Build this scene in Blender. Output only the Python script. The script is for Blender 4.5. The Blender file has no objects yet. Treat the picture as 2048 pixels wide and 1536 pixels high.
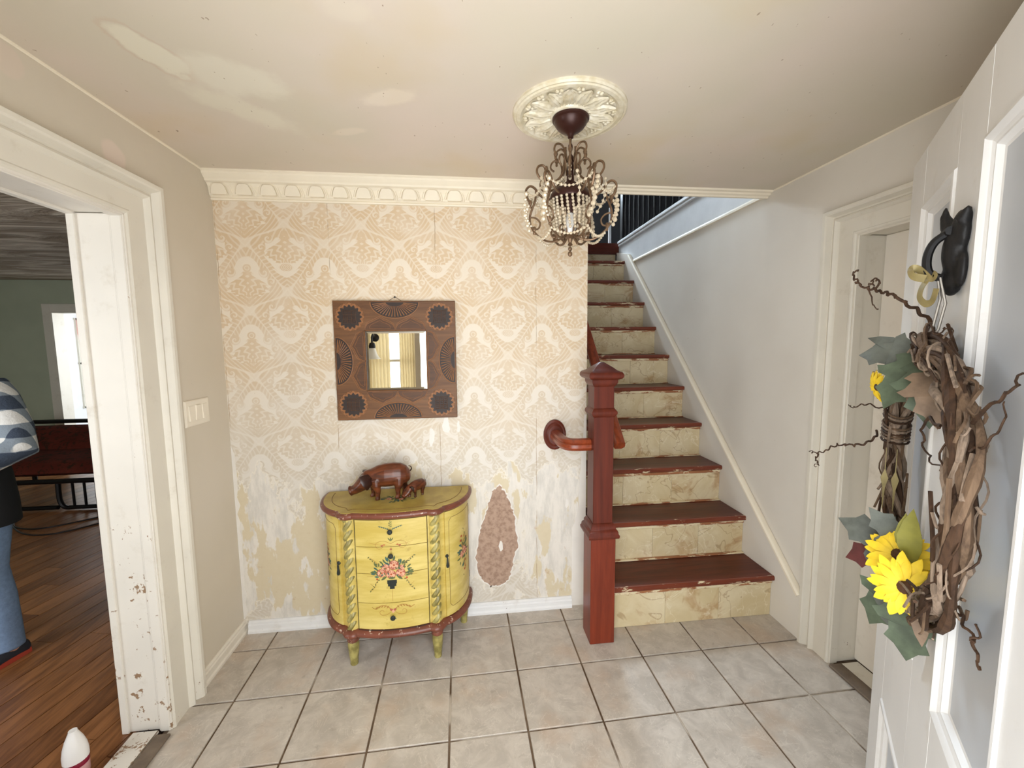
import bpy, bmesh, math, random
from mathutils import Vector, Matrix
random.seed(7)
PI = math.pi
SC = bpy.context.scene
COL = SC.collection
# ------------------------------------------------------------------ camera
H, W = 2.356, 2.911            # ceiling height, room width (metres)
cam_d = bpy.data.cameras.new('camera')
cam = bpy.data.objects.new('camera', cam_d); COL.objects.link(cam)
cam_d.sensor_width = 36.0
cam_d.lens = 823.97 * 36.0 / 2048.0
cam_d.clip_start = 0.02
_r = Vector((0.993655, -0.112113, -0.008959)); _d = Vector((-0.019692, -0.094999, -0.995283)); _f = Vector((0.110733, 0.989144, -0.096604))
cam.matrix_world = Matrix(((_r.x, -_d.x, -_f.x, 1.2105), (_r.y, -_d.y, -_f.y, -2.2303), (_r.z, -_d.z, -_f.z, 1.528), (0, 0, 0, 1)))
SC.camera = cam
# ------------------------------------------------------------------ daylight and exposure
SC.view_settings.view_transform = 'Standard'
SC.view_settings.look = 'None'
SC.view_settings.gamma = 1.0
SC.view_settings.exposure = 0.03
SC.view_settings.use_curve_mapping = False
SC.cycles.diffuse_bounces = 5; SC.cycles.max_bounces = 8; SC.cycles.glossy_bounces = 3; SC.cycles.transmission_bounces = 5
SC.cycles.use_light_tree = False; SC.cycles.caustics_reflective = False; SC.cycles.caustics_refractive = False
world = bpy.data.worlds.new('daylight'); SC.world = world
world.use_nodes = True
bg = world.node_tree.nodes['Background']
bg.inputs[0].default_value = (0.90, 0.96, 1.0, 1.0)
bg.inputs[1].default_value = 3.7

def area(name, loc, rot, sx, sy, power, col, portal=False):
    l = bpy.data.lights.new(name, 'AREA'); l.shape = 'RECTANGLE'; l.size = sx; l.size_y = sy
    l.energy = power; l.color = col
    if portal: l.cycles.is_portal = True
    o = bpy.data.objects.new(name, l); COL.objects.link(o); o.location = loc; o.rotation_euler = rot
    return o
# openings that let the daylight in (portals only guide the sampling of the sky)
area('front_doorway_portal', (1.295, -2.10, 1.04), (PI / 2, 0, 0), 1.07, 2.08, 1, (1, 1, 1), True)
area('upstairs_window_portal', (2.35, 3.66, 4.2), (PI / 2, 0, PI), 0.9, 1.0, 1, (1, 1, 1), True)
area('side_room_window_portal', (-1.75, -2.0, 1.35), (PI / 2, 0, 0), 1.5, 1.5, 1, (1, 1, 1), True)
area('back_room_window_portal', (-2.3, 4.7, 1.45), (0, PI / 2, 0), 1.2, 1.2, 1, (1, 1, 1), True)
# low daylight reaching in through those openings
area('front_doorway_daylight', (1.295, -2.14, 1.15), (PI / 2, 0, 0), 1.0, 1.8, 22, (1.0, 0.99, 0.97))
area('back_room_window_daylight', (-2.22, 4.7, 1.45), (0, PI / 2, 0), 1.1, 1.1, 35, (0.92, 0.96, 1.0))
area('side_room_window_daylight', (-1.75, -1.86, 1.35), (PI / 2, 0, 0), 1.4, 1.4, 30, (0.95, 0.98, 1.0))
area('upstairs_window_daylight', (2.35, 3.60, 4.15), (math.radians(62), 0, PI), 0.85, 0.9, 150, (0.72, 0.86, 1.0))

# ------------------------------------------------------------------ helpers: meshes
def lin(c):
    return tuple(((x / 255) / 12.92 if x / 255 <= .04045 else ((x / 255 + .055) / 1.055) ** 2.4) for x in c[:3]) + (1.0,)

class MB:
    def __init__(s): s.v = []; s.f = []; s.m = []; s.cur = 0
    def add(s, vs, fs, m=None):
        b = len(s.v); s.v += [Vector(v) for v in vs]
        for f in fs: s.f.append(tuple(i + b for i in f)); s.m.append(s.cur if m is None else m)
        return b
    def box(s, x0, x1, y0, y1, z0, z1, m=None):
        return s.add([(x0, y0, z0), (x1, y0, z0), (x1, y1, z0), (x0, y1, z0), (x0, y0, z1), (x1, y0, z1), (x1, y1, z1), (x0, y1, z1)],
                     [(0, 3, 2, 1), (4, 5, 6, 7), (0, 1, 5, 4), (1, 2, 6, 5), (2, 3, 7, 6), (3, 0, 4, 7)], m)
    def loft(s, rings, closed=True, cap=True, loop=False, m=None):
        n = len(rings[0]); vs = [p for r in rings for p in r]; fs = []
        k = len(rings)
        for i in range(k if loop else k - 1):
            a = i * n; b = ((i + 1) % k) * n
            for j in range(n if closed else n - 1):
                j2 = (j + 1) % n
                fs.append((a + j, a + j2, b + j2, b + j))
        if cap and closed and not loop:
            fs.append(tuple(range(n))[::-1]); fs.append(tuple((k - 1) * n + j for j in range(n)))
        return s.add(vs, fs, m)
    def tube(s, pts, r, n=8, loop=False, m=None, sx=1.0, up=None):
        pts = [Vector(p) for p in pts]; k = len(pts); rings = []
        rf = r if callable(r) else (lambda i: r[i]) if isinstance(r, (list, tuple)) else (lambda i: r)
        T = []
        for i in range(k):
            if loop: t = pts[(i + 1) % k] - pts[i - 1]
            else: t = pts[min(i + 1, k - 1)] - pts[max(i - 1, 0)]
            if t.length < 1e-9: t = Vector((0, 0, 1))
            T.append(t.normalized())
        a = Vector(up) if up else (Vector((0, 0, 1)) if abs(T[0].z) < .9 else Vector((1, 0, 0)))
        N = (a - T[0] * a.dot(T[0])).normalized()
        for i in range(k):
            N = (N - T[i] * N.dot(T[i]))
            if N.length < 1e-6: N = T[i].orthogonal()
            N.normalize(); B = T[i].cross(N); R = rf(i)
            rings.append([pts[i] + N * (R * math.cos(2 * PI * j / n)) + B * (R * sx * math.sin(2 * PI * j / n)) for j in range(n)])
        return s.loft(rings, loop=loop, m=m)
    def sweep(s, prof, pts, up=(0, 0, 1), m=None, cap=True):
        """profile (a,b): a sideways, b along 'up', carried along pts"""
        pts = [Vector(p) for p in pts]; k = len(pts); rings = []; up = Vector(up)
        for i in range(k):
            t = (pts[min(i + 1, k - 1)] - pts[max(i - 1, 0)]).normalized()
            sd = t.cross(up).normalized(); u2 = sd.cross(t).normalized()
            rings.append([pts[i] + sd * a + u2 * b for a, b in prof])
        return s.loft(rings, m=m, cap=cap)
    def lathe(s, prof, c=(0, 0, 0), n=20, m=None, mat=None, cap=True):
        c = Vector(c); rings = []
        for r, z in prof:
            ring = [Vector((max(r, 1e-4) * math.cos(2 * PI * j / n), max(r, 1e-4) * math.sin(2 * PI * j / n), z)) for j in range(n)]
            if mat is not None: ring = [mat @ p for p in ring]
            rings.append([p + c for p in ring])
        return s.loft(rings, m=m, cap=cap)
    def ball(s, c, r, nu=10, nv=6, m=None, mat=None):
        rx, ry, rz = r if isinstance(r, (tuple, list)) else (r, r, r)
        c = Vector(c); rings = []
        for i in range(nv + 1):
            a = PI * i / nv; q = max(math.sin(a), 1e-3)
            ring = [Vector((rx * q * math.cos(2 * PI * j / nu), ry * q * math.sin(2 * PI * j / nu), -rz * math.cos(a))) for j in range(nu)]
            if mat is not None: ring = [mat @ p for p in ring]
            rings.append([p + c for p in ring])
        return s.loft(rings, m=m)
    def prism(s, poly, fn, h0, h1, m=None):
        """2D polygon, fn(a,b,h) -> 3D, extruded between h0 and h1"""
        return s.loft([[fn(a, b, h0) for a, b in poly], [fn(a, b, h1) for a, b in poly]], m=m)
    def poly(s, pts, m=None): return s.add(pts, [tuple(range(len(pts)))], m)
    def xf(s, M, start=0):
        for i in range(start, len(s.v)): s.v[i] = M @ s.v[i]
        return s
WL = {}
def mesh_of(mb, mats, off=Vector((0, 0, 0)), bevel=0.0, smooth=True, angle=32, name='m', seg=1, fixn=True):
    me = bpy.data.meshes.new(name)
    me.from_pydata([tuple(v - off) for v in mb.v], [], mb.f)
    for m in (mats if isinstance(mats, (list, tuple)) else [mats]): me.materials.append(m)
    me.polygons.foreach_set('material_index', mb.m)
    if bevel or fixn:
        bm = bmesh.new(); bm.from_mesh(me)
        if bevel:
            es = [e for e in bm.edges if len(e.link_faces) == 2 and e.calc_face_angle(0) > .5]
            bmesh.ops.bevel(bm, geom=es, offset=bevel, segments=seg, affect='EDGES', profile=.6)
        bmesh.ops.recalc_face_normals(bm, faces=bm.faces)
        bm.to_mesh(me); bm.free()
    if smooth:
        me.polygons.foreach_set('use_smooth', [True] * len(me.polygons))
        me.set_sharp_from_angle(angle=math.radians(angle))
    return me
def tag(o, label=None, cat=None, group=None, kind=None):
    if label: o['label'] = label
    if cat: o['category'] = cat
    if group: o['group'] = group
    if kind: o['kind'] = kind
    return o
def thing(name, loc, label, cat, group=None):
    o = bpy.data.objects.new(name, None); COL.objects.link(o); o.location = loc; o.empty_display_size = .05
    WL[o.name] = Vector(loc)
    return tag(o, label, cat, group)
def obj(name, mb, mats, parent=None, label=None, bevel=0.0, smooth=True, angle=32, seg=1, fixn=True, kind=None):
    off = WL.get(parent.name, Vector((0, 0, 0))) if parent else Vector((0, 0, 0))
    me = mesh_of(mb, mats, off, bevel, smooth, angle, name, seg, fixn) if isinstance(mb, MB) else mb
    o = bpy.data.objects.new(name, me); COL.objects.link(o)
    if parent: o.parent = parent; WL[o.name] = off
    else: WL[o.name] = Vector((0, 0, 0))
    return tag(o, label, None, None, kind)
def struct(name, mb, mats, label, cat, **k):
    return tag(obj(name, mb, mats, None, **k), label, cat, None, 'structure')
def single(name, mb, mats, loc, label, cat, group=None, **k):
    """one-mesh thing with its origin at loc"""
    me = mesh_of(mb, mats, Vector(loc), k.pop('bevel', 0), k.pop('smooth', True), k.pop('angle', 32), name, k.pop('seg', 1))
    o = bpy.data.objects.new(name, me); COL.objects.link(o); o.location = loc; WL[o.name] = Vector(loc)
    return tag(o, label, cat, group)
def fuse(mb, mats, off=(0, 0, 0), voxel=.01, smooth=2, name='fused'):
    """melt overlapping volumes into one continuous skin"""
    me = mesh_of(mb, mats, Vector(off), name=name)
    o = bpy.data.objects.new('tmp', me); COL.objects.link(o)
    r = o.modifiers.new('r', 'REMESH'); r.mode = 'VOXEL'; r.voxel_size = voxel; r.use_smooth_shade = True
    if smooth:
        s_ = o.modifiers.new('s', 'SMOOTH'); s_.iterations = smooth; s_.factor = .5
    dg = bpy.context.evaluated_depsgraph_get()
    m2 = bpy.data.meshes.new_from_object(o.evaluated_get(dg)); m2.name = name
    m2.materials.clear()
    for m in (mats if isinstance(mats, (list, tuple)) else [mats]): m2.materials.append(m)
    bpy.data.objects.remove(o); bpy.data.meshes.remove(me)
    return m2
def bez(p0, p1, p2, p3, n):
    out = []
    for i in range(n + 1):
        t = i / n; u = 1 - t
        out.append(Vector(p0) * u ** 3 + Vector(p1) * 3 * u * u * t + Vector(p2) * 3 * u * t * t + Vector(p3) * t ** 3)
    return out
def spline(P, n=6, loop=False):
    """Catmull-Rom through points"""
    P = [Vector(p) for p in P]; k = len(P); out = []
    rng = range(k) if loop else range(k - 1)
    for i in rng:
        a, b, c, d = (P[(i - 1) % k], P[i], P[(i + 1) % k], P[(i + 2) % k]) if loop else (P[max(i - 1, 0)], P[i], P[i + 1], P[min(i + 2, k - 1)])
        for j in range(n):
            t = j / n
            out.append(.5 * ((2 * b) + (c - a) * t + (2 * a - 5 * b + 4 * c - d) * t * t + (3 * b - a - 3 * c + d) * t ** 3))
    if not loop: out.append(P[-1])
    return out
def clip(poly, x0, x1, y0, y1):
    def cut(ps, ins, inter):
        out = []
        for i in range(len(ps)):
            a, b = ps[i - 1], ps[i]
            if ins(b):
                if not ins(a): out.append(inter(a, b))
                out.append(b)
            elif ins(a): out.append(inter(a, b))
        return out
    def ix(v): return lambda a, b: (v, a[1] + (b[1] - a[1]) * (v - a[0]) / (b[0] - a[0]))
    def iy(v): return lambda a, b: (a[0] + (b[0] - a[0]) * (v - a[1]) / (b[1] - a[1]), v)
    for ins, it in ((lambda p: p[0] >= x0, ix(x0)), (lambda p: p[0] <= x1, ix(x1)), (lambda p: p[1] >= y0, iy(y0)), (lambda p: p[1] <= y1, iy(y1))):
        if len(poly) < 3: return []
        poly = cut(poly, ins, it)
    return poly

# ------------------------------------------------------------------ helpers: procedural materials
class NT:
    def __init__(s, name):
        s.mat = bpy.data.materials.new(name); s.mat.use_nodes = True
        s.t = s.mat.node_tree; s.b = s.t.nodes['Principled BSDF']; s._c = None
    def n(s, typ, **kw):
        nd = s.t.nodes.new(typ)
        for k, v in kw.items(): setattr(nd, k, v)
        return nd
    def put(s, sock, v):
        if isinstance(v, bpy.types.NodeSocket): s.t.links.new(v, sock)
        elif v is not None: sock.default_value = v
    def co(s):
        if s._c is None: s._c = s.n('ShaderNodeTexCoord').outputs['Object']
        return s._c
    def xyz(s):
        q = s.n('ShaderNodeSeparateXYZ'); s.put(q.inputs[0], s.co()); return q.outputs
    def M(s, op, a, b=None, c=None):
        q = s.n('ShaderNodeMath', operation=op); s.put(q.inputs[0], a)
        if b is not None: s.put(q.inputs[1], b)
        if c is not None: s.put(q.inputs[2], c)
        return q.outputs[0]
    def add(s, *a):
        r = a[0]
        for x in a[1:]: r = s.M('ADD', r, x)
        return r
    def mul(s, *a):
        r = a[0]
        for x in a[1:]: r = s.M('MULTIPLY', r, x)
        return r
    def sub(s, a, b): return s.M('SUBTRACT', a, b)
    def ss(s, x, lo, hi, o0=0.0, o1=1.0):
        q = s.n('ShaderNodeMapRange', interpolation_type='SMOOTHSTEP')
        for i, v in enumerate((x, lo, hi, o0, o1)): s.put(q.inputs[i], v)
        return q.outputs[0]
    def vec(s, scale=(1, 1, 1), rot=(0, 0, 0), loc=(0, 0, 0), src=None):
        q = s.n('ShaderNodeMapping'); s.put(q.inputs[0], src or s.co())
        q.inputs['Location'].default_value = loc; q.inputs['Rotation'].default_value = rot; q.inputs['Scale'].default_value = scale
        return q.outputs[0]
    def noise(s, scale=5, detail=3, rough=.55, vec=None, dist=0.0, col=False):
        q = s.n('ShaderNodeTexNoise'); s.put(q.inputs['Vector'], vec or s.co())
        q.inputs['Scale'].default_value = scale; q.inputs['Detail'].default_value = detail
        q.inputs['Roughness'].default_value = rough; q.inputs['Distortion'].default_value = dist
        return q.outputs[1 if col else 0]
    def voro(s, scale=5, vec=None, feature='F1', out='Distance'):
        q = s.n('ShaderNodeTexVoronoi', feature=feature); s.put(q.inputs['Vector'], vec or s.co()); q.inputs['Scale'].default_value = scale
        return q.outputs[out]
    def mix(s, f, a, b):
        q = s.n('ShaderNodeMix', data_type='RGBA'); s.put(q.inputs[0], f)
        s.put(q.inputs[6], lin(a) if isinstance(a, tuple) else a); s.put(q.inputs[7], lin(b) if isinstance(b, tuple) else b)
        return q.outputs[2]
    def vary(s, col, amt, fac):
        """brighten / darken col by fac (0..1, centre .5)"""
        q = s.n('ShaderNodeHueSaturation'); s.put(q.inputs['Color'], lin(col) if isinstance(col, tuple) else col)
        s.put(q.inputs['Value'], s.ss(fac, .2, .8, 1 - amt, 1 + amt)); return q.outputs[0]
    def rnd(s): return s.n('ShaderNodeObjectInfo').outputs['Random']
    def bump(s, h, strength=.3, dist=.01):
        q = s.n('ShaderNodeBump'); s.put(q.inputs['Height'], h); q.inputs['Strength'].default_value = strength; q.inputs['Distance'].default_value = dist
        s.t.links.new(q.outputs[0], s.b.inputs['Normal'])
    def out(s, col, rough=.5, spec=.4, metal=0.0):
        s.put(s.b.inputs['Base Color'], lin(col) if isinstance(col, tuple) else col)
        s.put(s.b.inputs['Roughness'], rough); s.b.inputs['Specular IOR Level'].default_value = spec; s.b.inputs['Metallic'].default_value = metal
        return s.mat
def plain(name, col, rough=.5, var=.07, scale=14, bump=0.0, bscale=60, spec=.4, metal=0.0):
    t = NT(name); c = t.vary(col, var, t.noise(scale, 4)) if var else col
    if bump: t.bump(t.noise(bscale, 4), bump, .004)
    return t.out(c, rough, spec, metal)
def old_paint(name, col, chip=(120, 85, 60), amount=.5, rough=.42, zfade=None, scale=22, grime=(170, 155, 130)):
    """white gloss paint, knocked and chipped; more knocks below the height zfade"""
    t = NT(name)
    base = t.vary(col, .04, t.noise(4, 3))
    base = t.mix(t.mul(t.ss(t.noise(9, 5, .7), .55, .8), .35), base, grime)
    n = t.noise(scale, 6, .72)
    if zfade is not None: n = t.add(n, t.ss(t.xyz()[2], 0, zfade, .1, -.04))
    n2 = t.noise(scale * 5, 3, .6, vec=t.vec((1, 1, .4)))
    m = t.ss(t.add(n, t.mul(t.sub(n2, .5), .25)), .82 - .18 * amount, .84 - .18 * amount)
    base = t.mix(m, base, chip)
    return t.out(base, rough, .45)
def wood(name, c1, c2, axis='x', scale=1.0, rough=.35, spec=.5, rnd=.0, stretch=14):
    t = NT(name)
    s = {'x': (1 / stretch, 1, 1), 'y': (1, 1 / stretch, 1), 'z': (1, 1, 1 / stretch)}[axis]
    v = t.vec(s)
    if rnd:
        q = t.n('ShaderNodeVectorMath', operation='ADD'); t.put(q.inputs[0], v)
        cm = t.n('ShaderNodeCombineXYZ'); r = t.rnd()
        for i in range(3): t.put(cm.inputs[i], t.mul(r, 37.0 + 11 * i))
        t.put(q.inputs[1], cm.outputs[0]); v = q.outputs[0]
    g = t.noise(22 * scale, 6, .65, vec=v, dist=1.2)
    g2 = t.noise(90 * scale, 3, .6, vec=v)
    f = t.add(t.mul(g, .75), t.mul(g2, .3))
    if rnd: f = t.add(f, t.mul(t.sub(t.rnd(), .5), rnd))
    c = t.mix(t.ss(f, .3, .75), c1, c2)
    return t.out(c, rough, spec)
# ------------------------------------------------------------------ materials of the room
def m_wallpaper():
    t = NT('damask_wallpaper'); X, Y_, Z = t.xyz()
    a, b = .372, .334
    wob = t.mul(t.sub(t.noise(30, 2), .5), .006)
    u = t.add(t.M('DIVIDE', t.add(X, wob), a), .13); v = t.M('DIVIDE', t.add(Z, wob), b)
    def wrap(q): return t.sub(t.M('FRACT', t.add(q, 40.5)), .5)
    def motif(du, dv):
        x = t.mul(t.M('ABSOLUTE', du), a); z = t.mul(dv, b)
        # thistle flower: broad leafy body, bud on top, small crest below
        e = t.M('DIVIDE', t.add(z, .014), .048)
        w = t.add(t.mul(.080, t.M('EXPONENT', t.mul(t.mul(e, e), -1.0))), .012, t.mul(.007, t.M('SINE', t.mul(t.add(z, t.mul(x, .55)), 300))))
        body = t.mul(t.ss(t.sub(w, x), -.0015, .003), t.ss(z, -.066, -.058), t.ss(z, .066, .058))
        pz = t.add(z, .085); r = t.M('SQRT', t.add(t.mul(x, x), t.mul(pz, pz))); th = t.M('ARCTAN2', x, pz)
        lines = t.ss(t.M('SINE', t.add(t.mul(th, 15.0), t.mul(t.M('SINE', t.mul(r, 190)), 1.6))), -.75, -.1, .3, 1)
        core = t.mul(body, lines)
        bz = t.sub(z, .079); rb = t.M('SQRT', t.add(t.mul(x, x), t.mul(bz, bz)))
        bud = t.mul(t.ss(rb, .021, .018), t.ss(t.M('ABSOLUTE', t.sub(rb, .010)), .0012, .003, .25, 1))
        cz = t.add(z, .083); rc = t.M('SQRT', t.add(t.mul(x, x, .34), t.mul(cz, cz)))
        crest = t.mul(t.ss(rc, .021, .017), t.ss(t.M('SINE', t.add(t.mul(rc, 900), t.mul(x, 260))), -.4, .3, .25, 1))
        out = t.M('MAXIMUM', t.M('MAXIMUM', core, bud), crest)
        light = None
        for sx, sz, k, R0 in ((.079, .058, 3.2, .025), (.112, .012, -3.0, .020)):
            qx = t.sub(x, sx); qz = t.sub(z, sz)
            rr = t.M('SQRT', t.add(t.mul(qx, qx), t.mul(qz, qz), 1e-6)); tt = t.M('ARCTAN2', qz, qx)
            sp = t.ss(t.M('COSINE', t.add(tt, t.mul(t.M('LOGARITHM', t.mul(rr, 100), 2.718), k))), .1, .6)
            l2 = t.mul(sp, t.ss(rr, R0, R0 - .004)); light = l2 if light is None else t.M('MAXIMUM', light, l2)
            out = t.M('MAXIMUM', out, t.mul(t.ss(rr, R0 + .002, R0 - .003), .95))
        return out, light
    A, lA = motif(wrap(u), wrap(v)); B, lB = motif(wrap(t.add(u, .5)), wrap(t.add(v, .5)))
    # feathered acanthus leaves along the ogee between the flowers
    cu = t.M('COSINE', t.mul(u, 2 * PI)); cv = t.M('COSINE', t.mul(t.add(v, t.mul(.105, cu)), 2 * PI))
    g = t.add(cu, cv); ag = t.M('ABSOLUTE', g)
    au = t.M('ABSOLUTE', wrap(u))
    al = t.M('SINE', t.add(t.mul(t.sub(v, t.mul(au, .6)), 2 * PI * 8), t.mul(ag, 7)))
    wid = t.add(.82, t.mul(.14, al))
    band = t.mul(t.ss(t.sub(wid, ag), -.05, .07), t.ss(t.M('SINE', t.add(t.mul(t.add(v, t.mul(au, 1.3)), 2 * PI * 11), t.mul(ag, 5))), -.8, -.1, .45, 1))
    vein = t.ss(t.M('ABSOLUTE', t.sub(ag, .02)), .03, .09, .25, 1)
    m = t.M('MAXIMUM', t.M('MAXIMUM', A, B), t.mul(band, vein))
    m = t.mul(m, t.sub(1.0, t.mul(t.M('MAXIMUM', lA, lB), .8)))
    # age: peach at the top, washed out and torn lower down
    age = t.ss(t.add(Z, t.mul(t.sub(t.noise(2.5, 3), .5), .9)), .7, 1.9)
    ground = t.mix(age, (213, 207, 198), (222, 210, 192))
    print_ = t.mix(age, (195, 184, 166), (203, 175, 137))
    col = t.mix(t.mul(m, t.ss(t.noise(6, 4, .6), .25, .6, .3, .78)), ground, print_)
    # torn layers
    vv = t.vec((1, 1, .5))
    n1 = t.noise(5.0, 6, .62, vec=vv); low = t.add(t.ss(Z, .55, 1.2, .20, -.24), t.ss(Z, .08, .38, -.14, 0))
    gate = t.add(n1, low)
    torn = t.ss(gate, .545, .562)
    glue = t.ss(t.noise(5.5, 5, .6, vec=t.vec((1.3, 1, .45), loc=(3, 1, 2))), .50, .525)
    under = t.mix(glue, t.mix(t.ss(t.noise(14, 5, .7, vec=t.vec((1.4, 1, .35), loc=(1, 4, 2))), .4, .65), (220, 214, 205), (201, 196, 188)), t.mix(t.noise(30, 3), (202, 188, 158), (210, 198, 173)))
    brown = t.ss(t.noise(16, 5, .7, vec=t.vec(loc=(5, 2, 8))), .60, .72)
    under = t.mix(t.mul(brown, t.ss(Z, .1, .8, .7, .1)), under, (176, 138, 102))
    col = t.mix(torn, col, under)
    rim = t.mul(t.ss(gate, .53, .545), t.ss(gate, .56, .548))
    col = t.mix(t.mul(rim, .7), col, (226, 219, 206))
    # old seams of the strips
    seam = t.ss(t.M('ABSOLUTE', t.sub(t.M('FRACT', t.M('DIVIDE', t.add(X, t.mul(t.sub(t.noise(9, 3), .5), .012), 5.03), .53)), .5)), .0, .0045, 1, 0)
    col = t.mix(t.mul(seam, t.ss(t.noise(7, 3), .42, .6)), col, (150, 125, 90))
    spots = t.ss(t.noise(95, 2), .73, .76)
    col = t.mix(t.mul(spots, .5), col, (160, 140, 110))
    t.bump(t.noise(60, 2), .08, .004)
    return t.out(col, .62, .3)
def m_wall(name, c1, c2, patches=()):
    t = NT(name); X, Y_, Z = t.xyz()
    col = t.mix(t.ss(t.noise(1.6, 4), .3, .7), c1, c2)
    for (px, py, pz, r, c) in patches:
        q = t.n('ShaderNodeVectorMath', operation='DISTANCE'); t.put(q.inputs[0], t.co()); q.inputs[1].default_value = (px, py, pz)
        col = t.mix(t.ss(t.add(q.outputs[1], t.mul(t.sub(t.noise(6, 2), .5), r * .8)), r * .75, r), c, col)
    sc = t.ss(t.noise(46, 3, .6, vec=t.vec((1, .6, .9))), .73, .76)
    col = t.mix(t.mul(sc, .3), col, (150, 132, 112))
    return t.out(col, .6, .3)
def m_ceiling():
    t = NT('stained_ceiling_paint'); X, Y_, Z = t.xyz()
    col = t.mix(t.ss(t.noise(1.3, 3), .3, .7), (215, 201, 189), (206, 198, 180))
    pale = (222, 216, 197)
    for (cx, cy, rx, ry, ang, c, k, hard) in ((.345, -.875, .125, .055, 1.25, pale, .9, .1), (.50, -.78, .20, .12, .2, (221, 215, 198), .75, .45), (.45, -.60, .24, .08, .75, (221, 215, 196), .7, .45),
                                      (.96, -.72, .13, .05, -.3, (226, 214, 198), .8, .3), (.78, -.48, .10, .03, -.3, (224, 211, 194), .6, .4), (.93, -1.08, .08, .05, 0, (220, 210, 192), .5, .4)):
        dx = t.sub(X, cx); dy = t.sub(Y_, cy); ca, sa = math.cos(ang), math.sin(ang)
        p = t.M('DIVIDE', t.add(t.mul(dx, ca), t.mul(dy, sa)), rx); q = t.M('DIVIDE', t.sub(t.mul(dy, ca), t.mul(dx, sa)), ry)
        d = t.add(t.M('SQRT', t.add(t.mul(p, p), t.mul(q, q))), t.mul(t.sub(t.noise(9, 4, .6), .5), 1.3))
        if hard < .2:      # tide mark round the water stain
            col = t.mix(t.mul(t.ss(d, 1.2, 1.02), t.ss(d, .9, 1.02), .3), col, (200, 172, 148))
        col = t.mix(t.mul(t.ss(d, 1.0, 1.0 - hard - .12), k), col, c)
    yl = t.ss(t.noise(2.2, 3, vec=t.vec(loc=(4, 2, 0))), .5, .75)
    col = t.mix(t.mul(yl, .4), col, (206, 188, 150))
    fl = t.ss(t.noise(60, 2, .6, vec=t.vec((1, .5, 1))), .735, .755)
    col = t.mix(t.mul(fl, .7), col, (140, 118, 96))
    return t.out(col, .65, .25)
def m_tile():
    t = NT('ceramic_floor_tile')
    q = t.n('ShaderNodeVectorMath', operation='ADD'); t.put(q.inputs[0], t.co())
    cm = t.n('ShaderNodeCombineXYZ'); r = t.rnd()
    for i in range(3): t.put(cm.inputs[i], t.mul(r, 23.0 + 7 * i))
    t.put(q.inputs[1], cm.outputs[0]); v = q.outputs[0]
    n = t.noise(11, 6, .66, vec=v, dist=.6)
    col = t.mix(t.ss(n, .34, .68), (174, 165, 154), (196, 187, 176))
    col = t.mix(t.mul(t.ss(t.noise(26, 5, .7, vec=v), .58, .72), .45), col, (150, 138, 126))
    col = t.mix(t.mul(t.ss(t.noise(3.2, 4, .6), .50, .70), .5), col, (184, 158, 134))
    vein = t.ss(t.M('ABSOLUTE', t.sub(t.noise(7, 4, .6, vec=v, dist=1.5), .5)), 0, .012, 1, 0)
    col = t.mix(t.mul(vein, .3), col, (222, 214, 202))
    return t.out(col, t.ss(n, .3, .7, .32, .48), .45)
def m_grout():
    t = NT('dirty_grout'); c = t.mix(t.ss(t.noise(6, 4), .35, .6), (92, 72, 54), (126, 108, 90))
    return t.out(t.mix(t.ss(t.noise(3.1, 3, vec=t.vec(loc=(2, 7, 0))), .56, .64), c, (196, 186, 172)), .8, .2)
def m_marble():
    t = NT('marbled_riser_tile')
    q = t.n('ShaderNodeVectorMath', operation='ADD'); t.put(q.inputs[0], t.co())
    cm = t.n('ShaderNodeCombineXYZ'); r = t.rnd()
    for i in range(3): t.put(cm.inputs[i], t.mul(r, 19.0 + 5 * i))
    t.put(q.inputs[1], cm.outputs[0]); v = q.outputs[0]
    n = t.noise(5, 5, .6, vec=v, dist=.8)
    col = t.mix(t.ss(n, .3, .7), (204, 186, 146), (219, 205, 172))
    blot = t.ss(t.noise(3.2, 4, .6, vec=v, dist=1.8), .54, .68)
    col = t.mix(t.mul(blot, .6), col, (170, 126, 80))
    w = t.noise(2.6, 3, .55, vec=v, dist=1.5)
    vein = t.ss(t.M('ABSOLUTE', t.sub(w, .5)), .001, .010, 1, 0)
    col = t.mix(t.mul(vein, .5), col, (150, 116, 78))
    v2 = t.ss(t.M('ABSOLUTE', t.sub(t.noise(4, 4, .55, vec=v, dist=1.4), .53)), .0, .012, 1, 0)
    col = t.mix(t.mul(v2, .6), col, (230, 220, 196))
    return t.out(col, .35, .45)
def m_worn_tread(name, c1, c2, worn, amt):
    t = NT(name); v = t.vec((1 / 14, 1, 1)); g = t.noise(26, 6, .65, vec=v, dist=1.0)
    col = t.mix(t.ss(g, .3, .72), c1, c2)
    w = t.ss(t.add(t.noise(14, 6, .7, vec=t.vec((.5, 1.4, 2.2))), amt), .56, .6)
    col = t.mix(w, col, t.mix(t.noise(40, 3), worn, (226, 214, 186)))
    return t.out(col, .38, .45)
WHITE = (226, 220, 210)
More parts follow.
